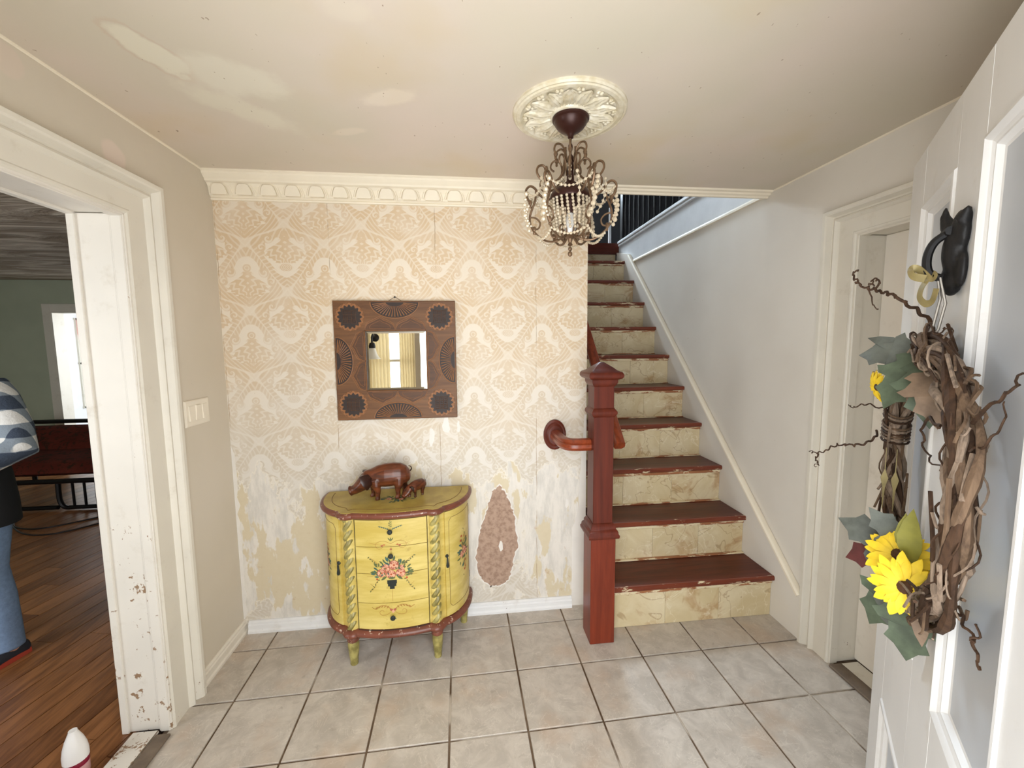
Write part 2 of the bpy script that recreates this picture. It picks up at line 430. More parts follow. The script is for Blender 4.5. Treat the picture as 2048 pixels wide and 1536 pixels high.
MT = dict(
    wallpaper=m_wallpaper(), ceiling=m_ceiling(), tile=m_tile(), grout=m_grout(), marble=m_marble(),
    wall_l=m_wall('beige_wall_paint', (207, 197, 181), (201, 191, 173), [(0, -.575, 2.2, .06, (214, 198, 184)), (0, -.9, 2.3, .05, (208, 194, 178))]),
    wall_r=m_wall('grey_beige_wall_paint', (218, 212, 202), (212, 205, 194)),
    plaster=plain('white_plaster', (222, 217, 210), .6, .05, 8, .15, 40),
    brown_plaster=None,
    casing=old_paint('cream_casing_paint', (216, 210, 197), amount=.30, zfade=1.0),
    jamb=old_paint('chipped_jamb_paint', (220, 214, 204), chip=(146, 118, 92), amount=.78, zfade=1.7, scale=16),
    cornice=plain('cream_cornice_paint', (232, 222, 202), .5, .04, 6, .08, 40),
    base=old_paint('chipped_baseboard_paint', (224, 224, 224), chip=(110, 92, 76), amount=.75, scale=30),
    baseplain=old_paint('baseboard_paint', (218, 210, 196), chip=(96, 80, 64), amount=.35, scale=26),
    doorpaint=old_paint('exterior_door_paint', (222, 221, 220), chip=(150, 140, 130), amount=.2, scale=26, rough=.35, grime=(190, 180, 166)),
    rdoor=old_paint('closet_door_paint', (226, 218, 206), amount=.1),
    dark_sill=plain('worn_grey_sill', (112, 98, 84), .7, .2, 20, .3, 60),
    newel=wood('cherry_stained_newel_wood', (72, 27, 16), (104, 42, 26), 'z', .6, .38, .35),
    newel_base=wood('redder_newel_base_wood', (94, 34, 18), (128, 52, 30), 'z', .6, .36, .4),
    rail=wood('cherry_stained_rail_wood', (100, 38, 18), (146, 66, 34), 'y', .8, .28, .5),
    tread=wood('dark_red_tread_wood', (66, 26, 16), (104, 44, 26), 'x', .8, .34, .3),
    nosing=m_worn_tread('worn_tread_edge', (98, 42, 26), (126, 60, 38), (206, 184, 140), -.03),
    cove=m_worn_tread('worn_cove_strip', (140, 84, 54), (170, 116, 78), (218, 200, 160), .09),
    plank=wood('oak_floor_board', (96, 58, 32), (158, 106, 64), 'y', .9, .34, .45, rnd=.22, stretch=10),
)
_t = NT('bare_brown_plaster'); _c = _t.mix(_t.ss(_t.noise(38, 5, .7), .4, .65), (176, 150, 132), (150, 124, 108))
_t.bump(_t.noise(70, 4), .5, .004); MT['brown_plaster'] = _t.out(_c, .85, .1)

# ------------------------------------------------------------------ the setting: floor
YF = -1.93                                   # inner face of the front wall
mb = MB(); mb.box(-.02, W + .25, YF - .15, 0.0, -.06, -.006)
floor = struct('floor', mb, MT['grout'], 'beige ceramic tile floor with dark dirty grout in the foyer', 'floor')
TS, TR, TX, TY = .31, .0156, .1795, -.1515
ct, st = math.cos(TR), math.sin(TR)
for i in range(-1, 9):
    for j in range(0, 7):
        g = .0042
        sq = [(i * TS + g, -(j) * TS + TS - g), (i * TS + TS - g, -(j) * TS + TS - g), (i * TS + TS - g, -(j) * TS + g), (i * TS + g, -(j) * TS + g)]
        poly = [(TX + ct * a - st * b, TY + st * a + ct * b) for a, b in sq]
        poly = clip(poly, .001, W + .012, YF - .14, -.001)
        if len(poly) < 3: continue
        ar = abs(sum(poly[k - 1][0] * poly[k][1] - poly[k][0] * poly[k - 1][1] for k in range(len(poly)))) / 2
        if ar < .0012: continue
        cx = sum(p[0] for p in poly) / len(poly); cy = sum(p[1] for p in poly) / len(poly)
        m = MB(); ins = [(cx + (p[0] - cx) * (1 - .0022 / max(.02, math.hypot(p[0] - cx, p[1] - cy))), cy + (p[1] - cy) * (1 - .0022 / max(.02, math.hypot(p[0] - cx, p[1] - cy)))) for p in poly]
        m.loft([[(a, b, -.009) for a, b in poly], [(a, b, -.0015) for a, b in poly], [(a, b, 0) for a, b in ins]])
        obj('floor_tile', m, MT['tile'], floor, smooth=False)
# side room: floor boards laid at a slight angle
mb = MB(); mb.box(-5.0, -.02, YF, 3.5, -.06, -.012)
rfloor = struct('floor_side_room', mb, plain('board_gaps', (44, 26, 14), .8), 'brown hardwood board floor of the dim side room', 'floor')
pa = math.radians(11.4); pd = Vector((math.sin(pa), math.cos(pa))); pn = Vector((pd.y, -pd.x)); PW = .115
random.seed(3)
for k in range(-52, 12):
    s0 = -3.2 + random.uniform(0, 1.4)
    while s0 < 5.6:
        L = random.choice((1.05, 1.2, 1.4)); o = Vector((-1.0, .4)) + pn * (k * PW) + pd * s0 - pd * 1.0
        q = [o + pn * .002 + pd * .0015, o + pn * (PW - .002) + pd * .0015, o + pn * (PW - .002) + pd * (L - .0015), o + pn * .002 + pd * (L - .0015)]
        poly = clip([(p.x, p.y) for p in q], -4.99, -.125, YF, 3.49); s0 += L
        if len(poly) < 3: continue
        mid = (sum(p[0] for p in poly) / len(poly), sum(p[1] for p in poly) / len(poly))
        # only boards that can be seen through the doorway from about the photograph's place
        if mid[0] < -.16 and (mid[1] + 2.23) < (1.21 - mid[0]) * .55 : continue
        if mid[0] < -.3 and (mid[1] + .5) > (-mid[0] + .1) * 2.4: continue
        m = MB(); m.loft([[(a, b, -.012) for a, b in poly], [(a, b, 0) for a, b in poly]])
        if len(poly) >= 3: obj('floor_board', m, MT['plank'], rfloor, smooth=False)

# ------------------------------------------------------------------ walls and ceiling
YO0, YO1, ZO = -.549, -1.655, 2.022           # left doorway rough opening
mb = MB(); mb.box(-.16, 0, YO0, .12, 0, H); mb.box(-.16, 0, YO1, YO0, ZO, H); mb.box(-.16, 0, YF, YO1, 0, H)
struct('wall_left', mb, MT['wall_l'], 'beige painted left wall with a wide cased doorway', 'wall')
mb = MB(); mb.box(0.0, 1.88, 0, .12, 0, H)
wall_back = struct('wall_back', mb, MT['wallpaper'], 'back wall in faded peeling cream damask wallpaper', 'wall')
YD0, YD1, ZD = -.562, -1.448, 2.003
mb = MB(); mb.box(W, W + .16, YD0, 3.62, 0, H - .001); mb.box(W, W + .16, YD1, YD0, ZD, H); mb.box(W, W + .16, YF, YD1, 0, H)
struct('wall_right', mb, MT['wall_r'], 'grey beige right wall running up beside the stairs', 'wall')
mb = MB()                                     # front wall behind the camera: entrance and a narrow sidelight
for x0, x1, z0, z1 in ((-5.0, -2.5, 0, H), (-2.5, -1.0, 0, .6), (-2.5, -1.0, 2.1, H), (-1.0, .26, 0, H), (.26, .72, 0, .35), (.26, .72, 2.0, H), (.72, .77, 0, H), (.77, 1.89, 2.10, H), (1.89, 3.1, 0, H)):
    mb.box(x0, x1, YF - .15, YF, z0, z1)
struct('wall_front', mb, MT['wall_l'], 'beige front wall with the entrance opening, seen only in the mirror', 'wall')
mb = MB(); mb.box(.26, .72, YF - .125, YF - .119, .35, 2.0)
_g = NT('clear_glass'); _g.out((250, 252, 252), .02, .5); _gt = _g.n('ShaderNodeBsdfTransparent'); _gm = _g.n('ShaderNodeMixShader'); _gm.inputs[0].default_value = .94
_g.t.links.new(_g.b.outputs[0], _gm.inputs[1]); _g.t.links.new(_gt.outputs[0], _gm.inputs[2]); _g.t.links.new(_gm.outputs[0], _g.t.nodes['Material Output'].inputs[0]); GLASS = _g.mat
wn = struct('window_1', mb, GLASS, 'sidelight window behind curtains beside the entrance, seen in the mirror', 'window')
mb = MB()
for z in (.36, .9, 1.375, 1.99): mb.box(.26, .72, YF - .115, YF - .09, z - .012, z + .012)
for x in (.27, .71): mb.box(x - .01, x + .01, YF - .115, YF - .09, .35, 2.0)
obj('window_frame', mb, MT['casing'], wn)
_c = NT('sheer_beige_cloth'); _c.out((226, 212, 178), .9, .05); _tr = _c.n('ShaderNodeBsdfTranslucent'); _tr.inputs[0].default_value = lin((232, 214, 172)); _mx = _c.n('ShaderNodeMixShader'); _mx.inputs[0].default_value = .32
_c.t.links.new(_c.b.outputs[0], _mx.inputs[1]); _c.t.links.new(_tr.outputs[0], _mx.inputs[2]); _c.t.links.new(_mx.outputs[0], _c.t.nodes['Material Output'].inputs[0])
for x0, x1, lb in ((.262, .468, 'left'), (.562, .718, 'right')):
    m = MB(); V = []; F = []
    for i in range(41):
        x = x0 + (x1 - x0) * i / 40; y = YF - .055 + .012 * math.sin(i * .95)
        V += [(x, y, .37), (x, y, 1.98)]
    for i in range(40): F.append((2 * i, 2 * i + 2, 2 * i + 3, 2 * i + 1))
    m.add(V, F); single('window_curtain', m, _c.mat, ((x0 + x1) / 2, YF - .055, .37), 'sheer beige curtain on the %s half of the sidelight, seen in the mirror' % lb, 'curtain', 'sheer curtains of the sidelight')
mb = MB(); mb.box(-.16, W + .16, YF - .15, 0.0, H, H + .262); mb.box(-.16, 1.88, 0, .12, H, H + .262)
struct('ceiling', mb, MT['ceiling'], 'pinkish beige foyer ceiling with pale water stains', 'ceiling')
# side room shell
t_ = NT('swirled_plaster_ceiling'); sw = t_.noise(3.0, 5, .6, vec=t_.vec((.35, 1.7, 1), rot=(0, 0, .25)), dist=1.6)
t_.bump(sw, .9, .05); MT['swirl'] = t_.out(t_.mix(t_.ss(sw, .4, .65), (150, 134, 118), (206, 194, 178)), .8, .2)
MT['green'] = plain('sage_green_wall_paint', (172, 178, 156), .7, .06, 3, .1, 60)
mb = MB(); mb.box(-5.0, -.16, YF - .15, 3.62, H, H + .1)
struct('ceiling_side_room', mb, MT['swirl'], 'swirled textured plaster ceiling of the side room', 'ceiling')
mb = MB()
for x0, x1, z0, z1 in ((-5.0, -3.83, 0, H), (-3.83, -3.0, 1.97, H), (-3.0, -.10, 0, H)): mb.box(x0, x1, 3.5, 3.62, z0, z1)
struct('wall_side_room_back', mb, MT['green'], 'sage green far wall of the side room', 'wall')
mb = MB(); mb.box(-5.12, -5.0, YF - .15, 3.62, 0, H + .1)
struct('wall_side_room_left', mb, MT['green'], 'sage green outer wall of the side room', 'wall')
mb = MB(); mb.box(-.16, -.10, .12, 3.5, 0, H)
struct('wall_side_room_right', mb, MT['green'], 'sage green inner wall of the side room', 'wall')
# front window of the side room lights its floor; small white room beyond
mb = MB()
for x in (-2.48, -1.75, -1.02): mb.box(x - .025, x + .025, YF - .1, YF - .05, .6, 2.1)
for z in (.625, 1.35, 2.075): mb.box(-2.5, -1.0, YF - .1, YF - .05, z - .025, z + .025)
struct('window_2', mb, MT['casing'], 'white framed front window of the side room', 'window')
WROOM = plain('white_room_paint', (232, 232, 234), .6, .03)
mb = MB(); mb.box(-5.0, -2.1, 3.62, 5.6, -.06, 0); mb.box(-5.0, -2.1, 3.62, 5.6, H, H + .1); mb.box(-5.0, -2.1, 5.5, 5.6, 0, H); mb.box(-5.12, -5.0, 3.62, 5.6, 0, H)
for y0, y1, z0, z1 in ((3.62, 4.1, 0, H), (4.1, 5.3, 0, .85), (4.1, 5.3, 2.05, H), (5.3, 5.6, 0, H)): mb.box(-2.2, -2.1, y0, y1, z0, z1)
struct('wall_back_room', mb, WROOM, 'bright white walls of the room beyond the far doorway', 'wall')

# ------------------------------------------------------------------ door casings, jambs, skirting, cornice
PROF = [(0, 0), (0, .014), (.006, .019), (.014, .019), (.020, .015), (.094, .013), (.099, .022), (.108, .030), (.117, .026), (.124, .016), (.132, .018), (.144, .038), (.151, .042), (.166, .042), (.170, .038), (.170, 0)]
def casing(name, x0, sg, yf, yn, zt, mat, label, width=.17):
    k = width / .17
    root = thing(name, (x0, yf + .08, 0), label, 'door casing'); root['kind'] = 'structure'
    for seg in range(3):
        m = MB(); rings = [[], []]
        for p, d in PROF:
            p *= k; pts = [(yf + p, 0), (yf + p, zt + p * .86), (yn - p, zt + p * .86), (yn - p, 0)]
            for e in (0, 1): rings[e].append((x0 + sg * d, pts[seg + e][0], pts[seg + e][1]))
        m.loft(rings); obj('casing_board', m, mat, root, angle=25)
    return root
c1 = casing('trim_1', 0, 1, -.567, -1.637, 2.004, MT['casing'], 'wide cream moulded casing round the left doorway')
def jamb_board(root, mat, x0, x1, face, strips):
    """face(a, along, out): builds the three boards of a door lining"""
    for seg in face:
        m = MB(); f = seg
        for (a, b, o) in [(x0, x1, 0)] + strips: f(m, a, b, o)
        obj('jamb', m, mat, root, bevel=.0025)
jf = [lambda m, a, b, o: m.box(a, b, -.567 - o, YO0, 0, 2.004), lambda m, a, b, o: m.box(a, b, -1.637, -.567, 2.004 - o, ZO), lambda m, a, b, o: m.box(a, b, YO1, -1.637 + o, 0, 2.004)]
jamb_board(c1, MT['jamb'], -.175, .0135, jf, [(-.172, -.145, .008), (-.035, .0125, .008), (-.028, .008, .012)])
c2 = casing('trim_2', W, -1, -.58, -1.43, 1.985, MT['casing'], 'cream moulded casing round the doorway at the right wall', .155)
jf = [lambda m, a, b, o: m.box(a, b, -.58 - o, YD0, 0, 1.985), lambda m, a, b, o: m.box(a, b, -1.43, -.58, 1.985 - o, ZD), lambda m, a, b, o: m.box(a, b, YD1, -1.43 + o, 0, 1.985)]
jamb_board(c2, MT['casing'], W - .0125, W + .17, jf, [(W - .011, W + .03, .008)])
# closet door set back in that doorway
d1 = thing('door_1', (W + .15, -1.0, 0), 'white panelled closet door set back in the right doorway', 'door'); d1['kind'] = 'structure'
m = MB(); m.box(W + .125, W + .16, -1.4295, -.5805, .011, 1.9845); obj('door_slab', m, MT['rdoor'], d1, bevel=.003)
for z0, z1 in ((.2, .85), (1.05, 1.8)):
    m = MB(); m.box(W + .117, W + .1255, -1.30, -.71, z0, z1); obj('door_panel', m, MT['rdoor'], d1, bevel=.004)
m = MB(); m.lathe([(.012, 0), (.012, .03), (.026, .04), (.028, .055), (.018, .066), (0, .068)], (W + .125, -1.34, 1.0), 16, mat=Matrix.Rotation(-PI / 2, 3, 'Y'))
obj('door_knob', m, plain('dull_brass', (150, 120, 70), .3, metal=.9), d1)
m = MB(); m.box(W + .161, W + .20, -1.5, -.5, 0, 2.1)
struct('closet_light_block', m, MT['wall_r'], 'dark closet space behind the closet door', 'wall')  # unseen slab added to stop outside light leaking round the door
# sills
m = MB(); m.box(W - .028, W + .035, -1.43, -.60, .0005, .012); m.box(W + .035, W + .125, -1.43, -.60, .0005, .010, 1)
struct('trim_3', m, [MT['dark_sill'], MT['casing']], 'worn grey wooden sill of the right doorway', 'door sill', bevel=.003)
m = MB(); m.box(-.125, -.03, -1.637, -.582, .0005, .014, 1); m.box(-.03, .025, -1.637, -.60, .0005, .012)
struct('trim_4', m, [MT['dark_sill'], MT['jamb']], 'worn white and grey sill board of the left doorway', 'door sill', bevel=.003)
# skirting
def base_run(name, pts, mat, label, h=.062, d=.02):
    prof = [(0, 0), (d * 1.35, 0), (d * 1.35, .012), (d, .02), (d, h - .022), (d * .75, h - .016), (d * .75, h - .008), (d * .35, h), (0, h)]
    m = MB(); m.sweep(prof, pts); return struct(name, m, mat, label, 'baseboard', angle=25)
base_run('baseboard_back', [(.028, 0, 0), (1.797, 0, 0)], MT['base'], 'low white chipped baseboard under the peeling wallpaper')
base_run('baseboard_left', [(0, -.397, 0), (0, -.0, 0)], MT['baseplain'], 'low cream baseboard along the short left wall', .07, .016)
# torn wall end: white plaster strip and bare brown patch
m = MB()
strip = [(1.80, .0), (1.88, .0), (1.88, 1.13), (1.868, 1.13), (1.862, 1.02), (1.852, .93), (1.849, .84), (1.842, .75), (1.836, .66), (1.838, .60), (1.828, .55), (1.812, .50), (1.80, .475)]
m.prism(strip, lambda a, b, h: (a, h, b), -.004, .0)
obj('bare_plaster_strip', m, MT['plaster'], wall_back, 'white bare plaster strip at the wall end', smooth=False)
peel = [(1.383, .742), (1.424, .686), (1.455, .604), (1.47, .538), (1.485, .394), (1.457, .286), (1.435, .187), (1.382, .157), (1.323, .156), (1.261, .222), (1.247, .333), (1.27, .474), (1.303, .569), (1.325, .654), (1.347, .712)]
random.seed(5)
ragged = []
for i in range(len(peel)):
    a = Vector(peel[i]); b = Vector(peel[(i + 1) % len(peel)])
    for j in range(7):
        q = a.lerp(b, j / 7); ragged.append((q.x + random.uniform(-.006, .006), q.y + random.uniform(-.004, .004)))
cx, cy = 1.366, .40
m = MB(); m.prism([(cx + (a - cx) * 1.06, cy + (b - cy) * 1.03) for a, b in [(p[0] + random.uniform(-.004, .004), p[1]) for p in ragged]], lambda a, b, h: (a, h, b), -.0015, .0)
obj('torn_paper_edge', m, MT['plaster'], wall_back, 'torn pale paper edge round the bare patch', smooth=False)
m = MB(); m.prism(ragged, lambda a, b, h: (a, h, b), -.0028, -.0005)
obj('bare_plaster_patch', m, MT['brown_plaster'], wall_back, 'pear shaped patch of bare brown plaster', smooth=False)
m = MB(); m.prism([(1.388 + .011 * math.cos(k * PI / 5) * (1 + .3 * math.sin(3 * k)), .39 + .032 * math.sin(k * PI / 5)) for k in range(10)], lambda a, b, h: (a, h, b), -.0036, -.002)
obj('plaster_chip', m, MT['plaster'], wall_back, 'small white chip in the bare patch', smooth=False)
random.seed(11)
for px, pz, w, h in ((1.02, 1.03, .018, .05), (1.10, 1.09, .022, .05), (1.165, 1.08, .010, .04), (1.77, .62, .012, .03), (1.83, .58, .01, .05)):
    m = MB(); m.prism([(px + w * math.cos(k * PI / 6) * random.uniform(.6, 1.1), pz + h * math.sin(k * PI / 6) * random.uniform(.7, 1.2)) for k in range(12)], lambda a, b, h_: (a, h_, b), -.0014, .0)
    obj('paper_flake', m, MT['plaster'], wall_back, 'small torn pale flake', smooth=False)
random.seed(14)
edge = [(.004 + .014 * abs(math.sin(k * 1.7)) + random.uniform(0, .008), .07 + k * .045) for k in range(21)]
m = MB(); m.prism([(.0005, .06)] + edge + [(.0005, 1.02)], lambda a, b, h: (a, h, b), -.002, .0); obj('torn_corner_strip', m, MT['plaster'], wall_back, 'pale torn strip in the corner', smooth=False)
for nm, x0, s_, y1 in (('trim_10', 0, 1, -.085), ('trim_11', W, -1, -.06)):
    m = MB(); m.tube([(x0 + s_ * .002, YF, H - .002), (x0 + s_ * .002, y1, H - .002)], .0055, 6); struct(nm, m, MT['cornice'], 'thin pale bead between the %s wall and the ceiling' % ('left' if s_ > 0 else 'right'), 'trim')
# cornice over the wallpaper
cor = thing('trim_5', (0.9, -.04, H - .12), 'cream moulded cornice with scalloped arches above the wallpaper', 'cornice'); cor['kind'] = 'structure'
CP = [(0, 0), (0, -.120), (.012, -.120), (.014, -.113), (.010, -.108), (.022, -.100), (.030, -.062), (.040, -.050), (.052, -.045), (.055, -.036), (.066, -.028), (.074, -.018), (.076, -.010), (.082, -.007), (.082, 0)]
m = MB(); m.loft([[(0.001, -a, H + b) for a, b in CP], [(1.889, -a, H + b) for a, b in CP]]); obj('moulding', m, MT['cornice'], cor, angle=22)
arch = [(-.033, 0), (.033, 0), (.036, .008), (.030, .030), (.024, .042), (.014, .047), (-.014, .047), (-.024, .042), (-.030, .030), (-.036, .008)]
for k in range(17):
    ax = .055 + .1115 * k
    if ax > 1.86: break
    m = MB()
    for sc_, d0, d1_ in ((1.0, 0, .017),):
        m.prism([(a * sc_, .004 + b * sc_ * .98) for a, b in arch], lambda a, b, h: (ax + a, -(.0215 + .0085 * b / .038) - h, H - .106 + b), d0, d1_)
    m.tube([(ax + a * 1.32, -(.0225 + .0085 * b * 1.18 / .038), H - .106 + .004 + b * 1.18) for a, b in arch[1:] + arch[:1]][:-1], .0055, 6)
    obj('scallop', m, MT['cornice'], cor, angle=28)
FP = [(0, .0), (0, -.030), (.012, -.030), (.016, -.022), (.03, -.018), (.034, -.010), (.05, -.008), (.055, 0)]
m = MB(); m.loft([[(1.89, -a, H + b) for a, b in FP], [(W - .001, -a, H + b) for a, b in FP]])
struct('trim_6', m, MT['cornice'], 'narrow cream moulding along the ceiling edge over the stairs', 'trim', angle=22)
# ------------------------------------------------------------------ stairwell shell and upstairs
UH = 4.9
MT['up'] = plain('shade_grey_upstairs_paint', (74, 75, 78), .8, .05, 4)  # dimness of the upstairs hall put into the wall colour
mb = MB(); mb.box(1.76, 1.88, .12, 3.62, 0, UH); struct('wall_stair_left', mb, MT['wall_r'], 'plain wall on the left side of the stairs', 'wall')
mb = MB()
for x0, x1, z0, z1 in ((1.76, 1.9, 0, UH), (2.8, 4.4, 0, UH), (1.9, 2.8, 0, 3.7), (1.9, 2.8, 4.7, UH)): mb.box(x0, x1, 3.62, 3.74, z0, z1)
struct('wall_stair_back', mb, plain('shade_dark_end_wall', (40, 38, 38), .8, .1), 'dim end wall above the stair landing', 'wall')  # near-black colour stands in for the shade above the landing
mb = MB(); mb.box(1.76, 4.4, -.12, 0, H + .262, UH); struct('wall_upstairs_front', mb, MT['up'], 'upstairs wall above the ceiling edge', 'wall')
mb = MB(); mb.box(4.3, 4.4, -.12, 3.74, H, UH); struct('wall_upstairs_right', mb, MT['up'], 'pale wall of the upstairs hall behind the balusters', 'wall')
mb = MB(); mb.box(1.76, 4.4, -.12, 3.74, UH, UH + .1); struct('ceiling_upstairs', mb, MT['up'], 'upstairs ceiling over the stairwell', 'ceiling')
MT['band'] = plain('blue_grey_gloss_paint', (206, 208, 210), .4, .06, 7, .25, 18)
mb = MB(); mb.box(W, 4.3, 0, 3.62, H, 2.62)
hall = struct('floor_upstairs', mb, MT['band'], 'painted edge board of the upstairs hall floor above the stairs', 'floor')
mb = MB(); mb.sweep([(0, 0), (.018, 0), (.018, .012), (.010, .024), (0, .026)], [(W, 2.24, H - .02), (W, 0, H - .02)]); obj('edge_bead', mb, MT['cornice'], hall)
mb = MB(); mb.box(W - .03, W + .1, 0.0, 2.24, 2.60, 2.628); mb.box(W - .02, W, 0.0, 2.24, 2.575, 2.60); obj('nosing', mb, MT['band'], hall, bevel=.005)
mb = MB(); mb.box(1.88, W, 2.265, 3.62, 2.5, 2.619); struct('floor_landing', mb, MT['tread'], 'dark wooden landing at the top of the stairs', 'floor')
m = MB(); m.box(2.845, 2.885, 2.42, 2.46, 2.62, 2.66); m.box(2.85, 2.88, 2.43, 2.45, 2.66, 2.86); m.tube([(2.865, 2.44, 2.86), (2.865, 2.44, 3.05)], .011, 8)
single('white_post', m, plain('white_gloss', (238, 240, 240), .4, 0), (2.865, 2.44, 2.62), 'slim white post standing on the dark stair landing', 'post', bevel=.003)
# upstairs balustrade
BLK = plain('black_painted_wood', (26, 24, 24), .4, .1)
bal = thing('balustrade', (W + .04, 1.1, 2.628), 'dark balustrade along the upstairs hall edge above the stairs', 'balustrade')
m = MB(); m.box(W + .015, W + .075, .03, 2.30, 3.48, 3.53); obj('handrail', m, BLK, bal, bevel=.01)
m = MB(); m.box(W + .01, W + .08, 2.20, 2.27, 2.628, 3.6); obj('end_post', m, BLK, bal, bevel=.005)
for k in range(19):
    y = .12 + k * .115; m = MB()
    m.lathe([(.012, 2.628), (.016, 2.66), (.010, 2.70), (.017, 2.95), (.011, 3.10), (.009, 3.30), (.012, 3.482)], (W + .045, y, 0), 8); obj('baluster', m, BLK, bal)

# ------------------------------------------------------------------ the stairs
Y0, RUN, RISE = -.243, .2511, .2382
XL0, XL, XR = 1.945, 1.892, W - .028
stair = thing('staircase', (2.4, -.1, 0), 'steep staircase with dark red treads and marbled cream risers', 'stairs')
for k in range(11):
    yr = Y0 + .022 + RUN * k; z0 = RISE * k; z1 = RISE * (k + 1) - .028
    xl = XL0 if yr < .125 else XL
    m = MB(); m.box(xl, XR, yr + .006, yr + .03, z0 + .0005 - (.026 if k else 0), z1); rs = obj('riser', m, MT['plaster'], stair, smooth=False)
    edges = [XR]
    offs = (.31, .29, .335, .30, .315, .325, .30, .31, .29, .33, .3)[k]
    while edges[-1] - offs > xl + .05: edges.append(edges[-1] - offs)
    edges.append(xl)
    for a, b in zip(edges[1:], edges[:-1]):
        m = MB(); m.box(a + .0007, b - .0007, yr, yr + .006, z0 + .001, z1 - .0005); obj('marbled_tile', m, MT['marble'], rs, bevel=.0008, smooth=False)
    if k < 10:
        zt = RISE * (k + 1); m = MB(); yb = yr + RUN + .006
        m.box(xl, XR, Y0 + RUN * k + .014, yb, zt - .028, zt); tr = obj('tread', m, MT['tread'], stair, bevel=.002)
        m = MB(); m.sweep([(0, -.014), (0, .014), (-.010, .014), (-.015, .009), (-.016, 0), (-.015, -.009), (-.010, -.014)], [(XR, Y0 + RUN * k + .014, zt - .014), (xl - .004, Y0 + RUN * k + .014, zt - .014)])
        obj('nosing', m, MT['nosing'], tr)
        m = MB(); m.box(xl + .001, XR - .001, yr - .010, yr - .0005, zt - .049, zt - .0285); obj('cove_strip', m, MT['cove'], stair, bevel=.003)
        if k < 9:
            m = MB(); m.box(xl + .002, XR - .001, yb - .030, yb - .0065, zt + .0003, zt + .008); obj('back_strip', m, MT['cove'], stair, bevel=.003)
m = MB(); m.box(XL, XR, Y0 + RUN * 10 + .012, 2.27, 2.59, 2.6195); obj('tread', m, MT['tread'], stair, bevel=.004)
for k in range(9):        # dotted self-adhesive strip on the first riser's end
    m = MB(); m.lathe([(.0045, 0), (.004, .003)], (XL0 + .006 + (k % 2) * .009, Y0 + .021, .02 + k * .017 + (.03 if k > 4 else 0)), 8, mat=Matrix.Rotation(PI / 2, 3, 'X')); obj('black_dot', m, BLK, stair)
m = MB(); m.box(1.8815, XL0 - .001, -.198, .16, .0005, RISE - .03); m.box(1.8815, XL0 - .001, Y0 + RUN + .03, .16, RISE - .03, 2 * RISE - .03); obj('end_panel', m, MT['plaster'], stair, 'white panel closing the stair end', smooth=False)
m = MB(); m.box(1.76, W + .16, .001, 3.74, -.06, -.001); struct('floor_under_stairs', m, MT['grout'], 'bare floor under the staircase', 'floor')
# wall string with a bead on top
def sl(y): return .234 + (y + .411) * .933
m = MB(); m.prism([(-.424, .0005), (-.424, .205), (-.411, .234), (1.95, sl(1.95)), (2.26, sl(1.95) + .08), (2.26, 2.2), (-.2, .0005)], lambda a, b, h: (h, a, b), W - .0275, W - .0003)
struct('trim_7', m, MT['wall_r'], 'painted wall string beside the stairs', 'trim', smooth=False)
m = MB(); m.tube([(W - .018, -.405, .228), (W - .018, 1.93, sl(1.93))], .016, 10, sx=1.3); struct('trim_8', m, MT['cornice'], 'cream bead running up the top of the stair string', 'trim')

# newel post
NX, NY = 1.8745, -.2635
nw = thing('newel_post', (NX, NY, 0), 'square dark red newel post with pyramid cap at the foot of the stairs', 'newel post')
def sq(hw, z): return [(NX - hw, NY - hw, z), (NX + hw, NY - hw, z), (NX + hw, NY + hw, z), (NX - hw, NY + hw, z)]
m = MB(); m.loft([sq(.0635, .0), sq(.0635, .565)]); obj('base_box', m, MT['newel_base'], nw, bevel=.003)
m = MB(); m.loft([sq(.064, .555), sq(.078, .562), sq(.080, .575), sq(.074, .584), sq(.074, .592), sq(.070, .600), sq(.064, .606), sq(.064, .618), sq(.054, .634)]); obj('collar', m, MT['newel'], nw, bevel=.0015)
m = MB(); m.loft([sq(.0505, .61), sq(.0505, 1.345)]); obj('shaft', m, MT['newel'], nw, bevel=.003)
m = MB(); m.loft([sq(.051, 1.168), sq(.058, 1.176), sq(.064, 1.186), sq(.064, 1.196), sq(.057, 1.206), sq(.051, 1.214)]); obj('collar', m, MT['newel'], nw, bevel=.0015)
m = MB(); m.loft([sq(.051, 1.318), sq(.060, 1.33), sq(.064, 1.34), sq(.064, 1.352), sq(.078, 1.358), sq(.085, 1.366), sq(.086, 1.377), sq(.080, 1.389), sq(.060, 1.398), sq(.046, 1.410), sq(.010, 1.436)]); obj('cap', m, MT['newel'], nw, bevel=.0015)
# short rail from the newel to the wall rosette
RP = [(-.029, -.012), (-.029, .004), (-.022, .010), (-.026, .018), (-.020, .028), (0, .033), (.020, .028), (.026, .018), (.022, .010), (.029, .004), (.029, -.012), (.018, -.027), (-.018, -.027)]
sr = thing('rail_return', (1.70, -.10, 1.02), 'short cherry handrail turning from the newel post to a wall rosette', 'handrail')
pts = [(1.697, -.022, 1.022), (1.697, -.10, 1.022)] + [tuple(p) for p in bez((1.697, -.13, 1.022), (1.697, -.225, 1.022), (1.71, -.252, 1.022), (1.765, -.2535, 1.022), 9)] + [(1.8235, -.2535, 1.022)]
m = MB(); m.sweep(RP, pts); obj('rail', m, MT['rail'], sr, angle=28)
m = MB(); R_ = Matrix.Rotation(PI / 2, 3, 'X') @ Matrix.Diagonal((.78, 1.05, 1))
m.lathe([(.078, .001), (.082, .006), (.080, .014), (.070, .018), (.062, .017), (.050, .024), (.0, .026)], (1.697, 0, 1.022), 28, mat=R_); obj('rosette', m, MT['newel'], sr, angle=25)
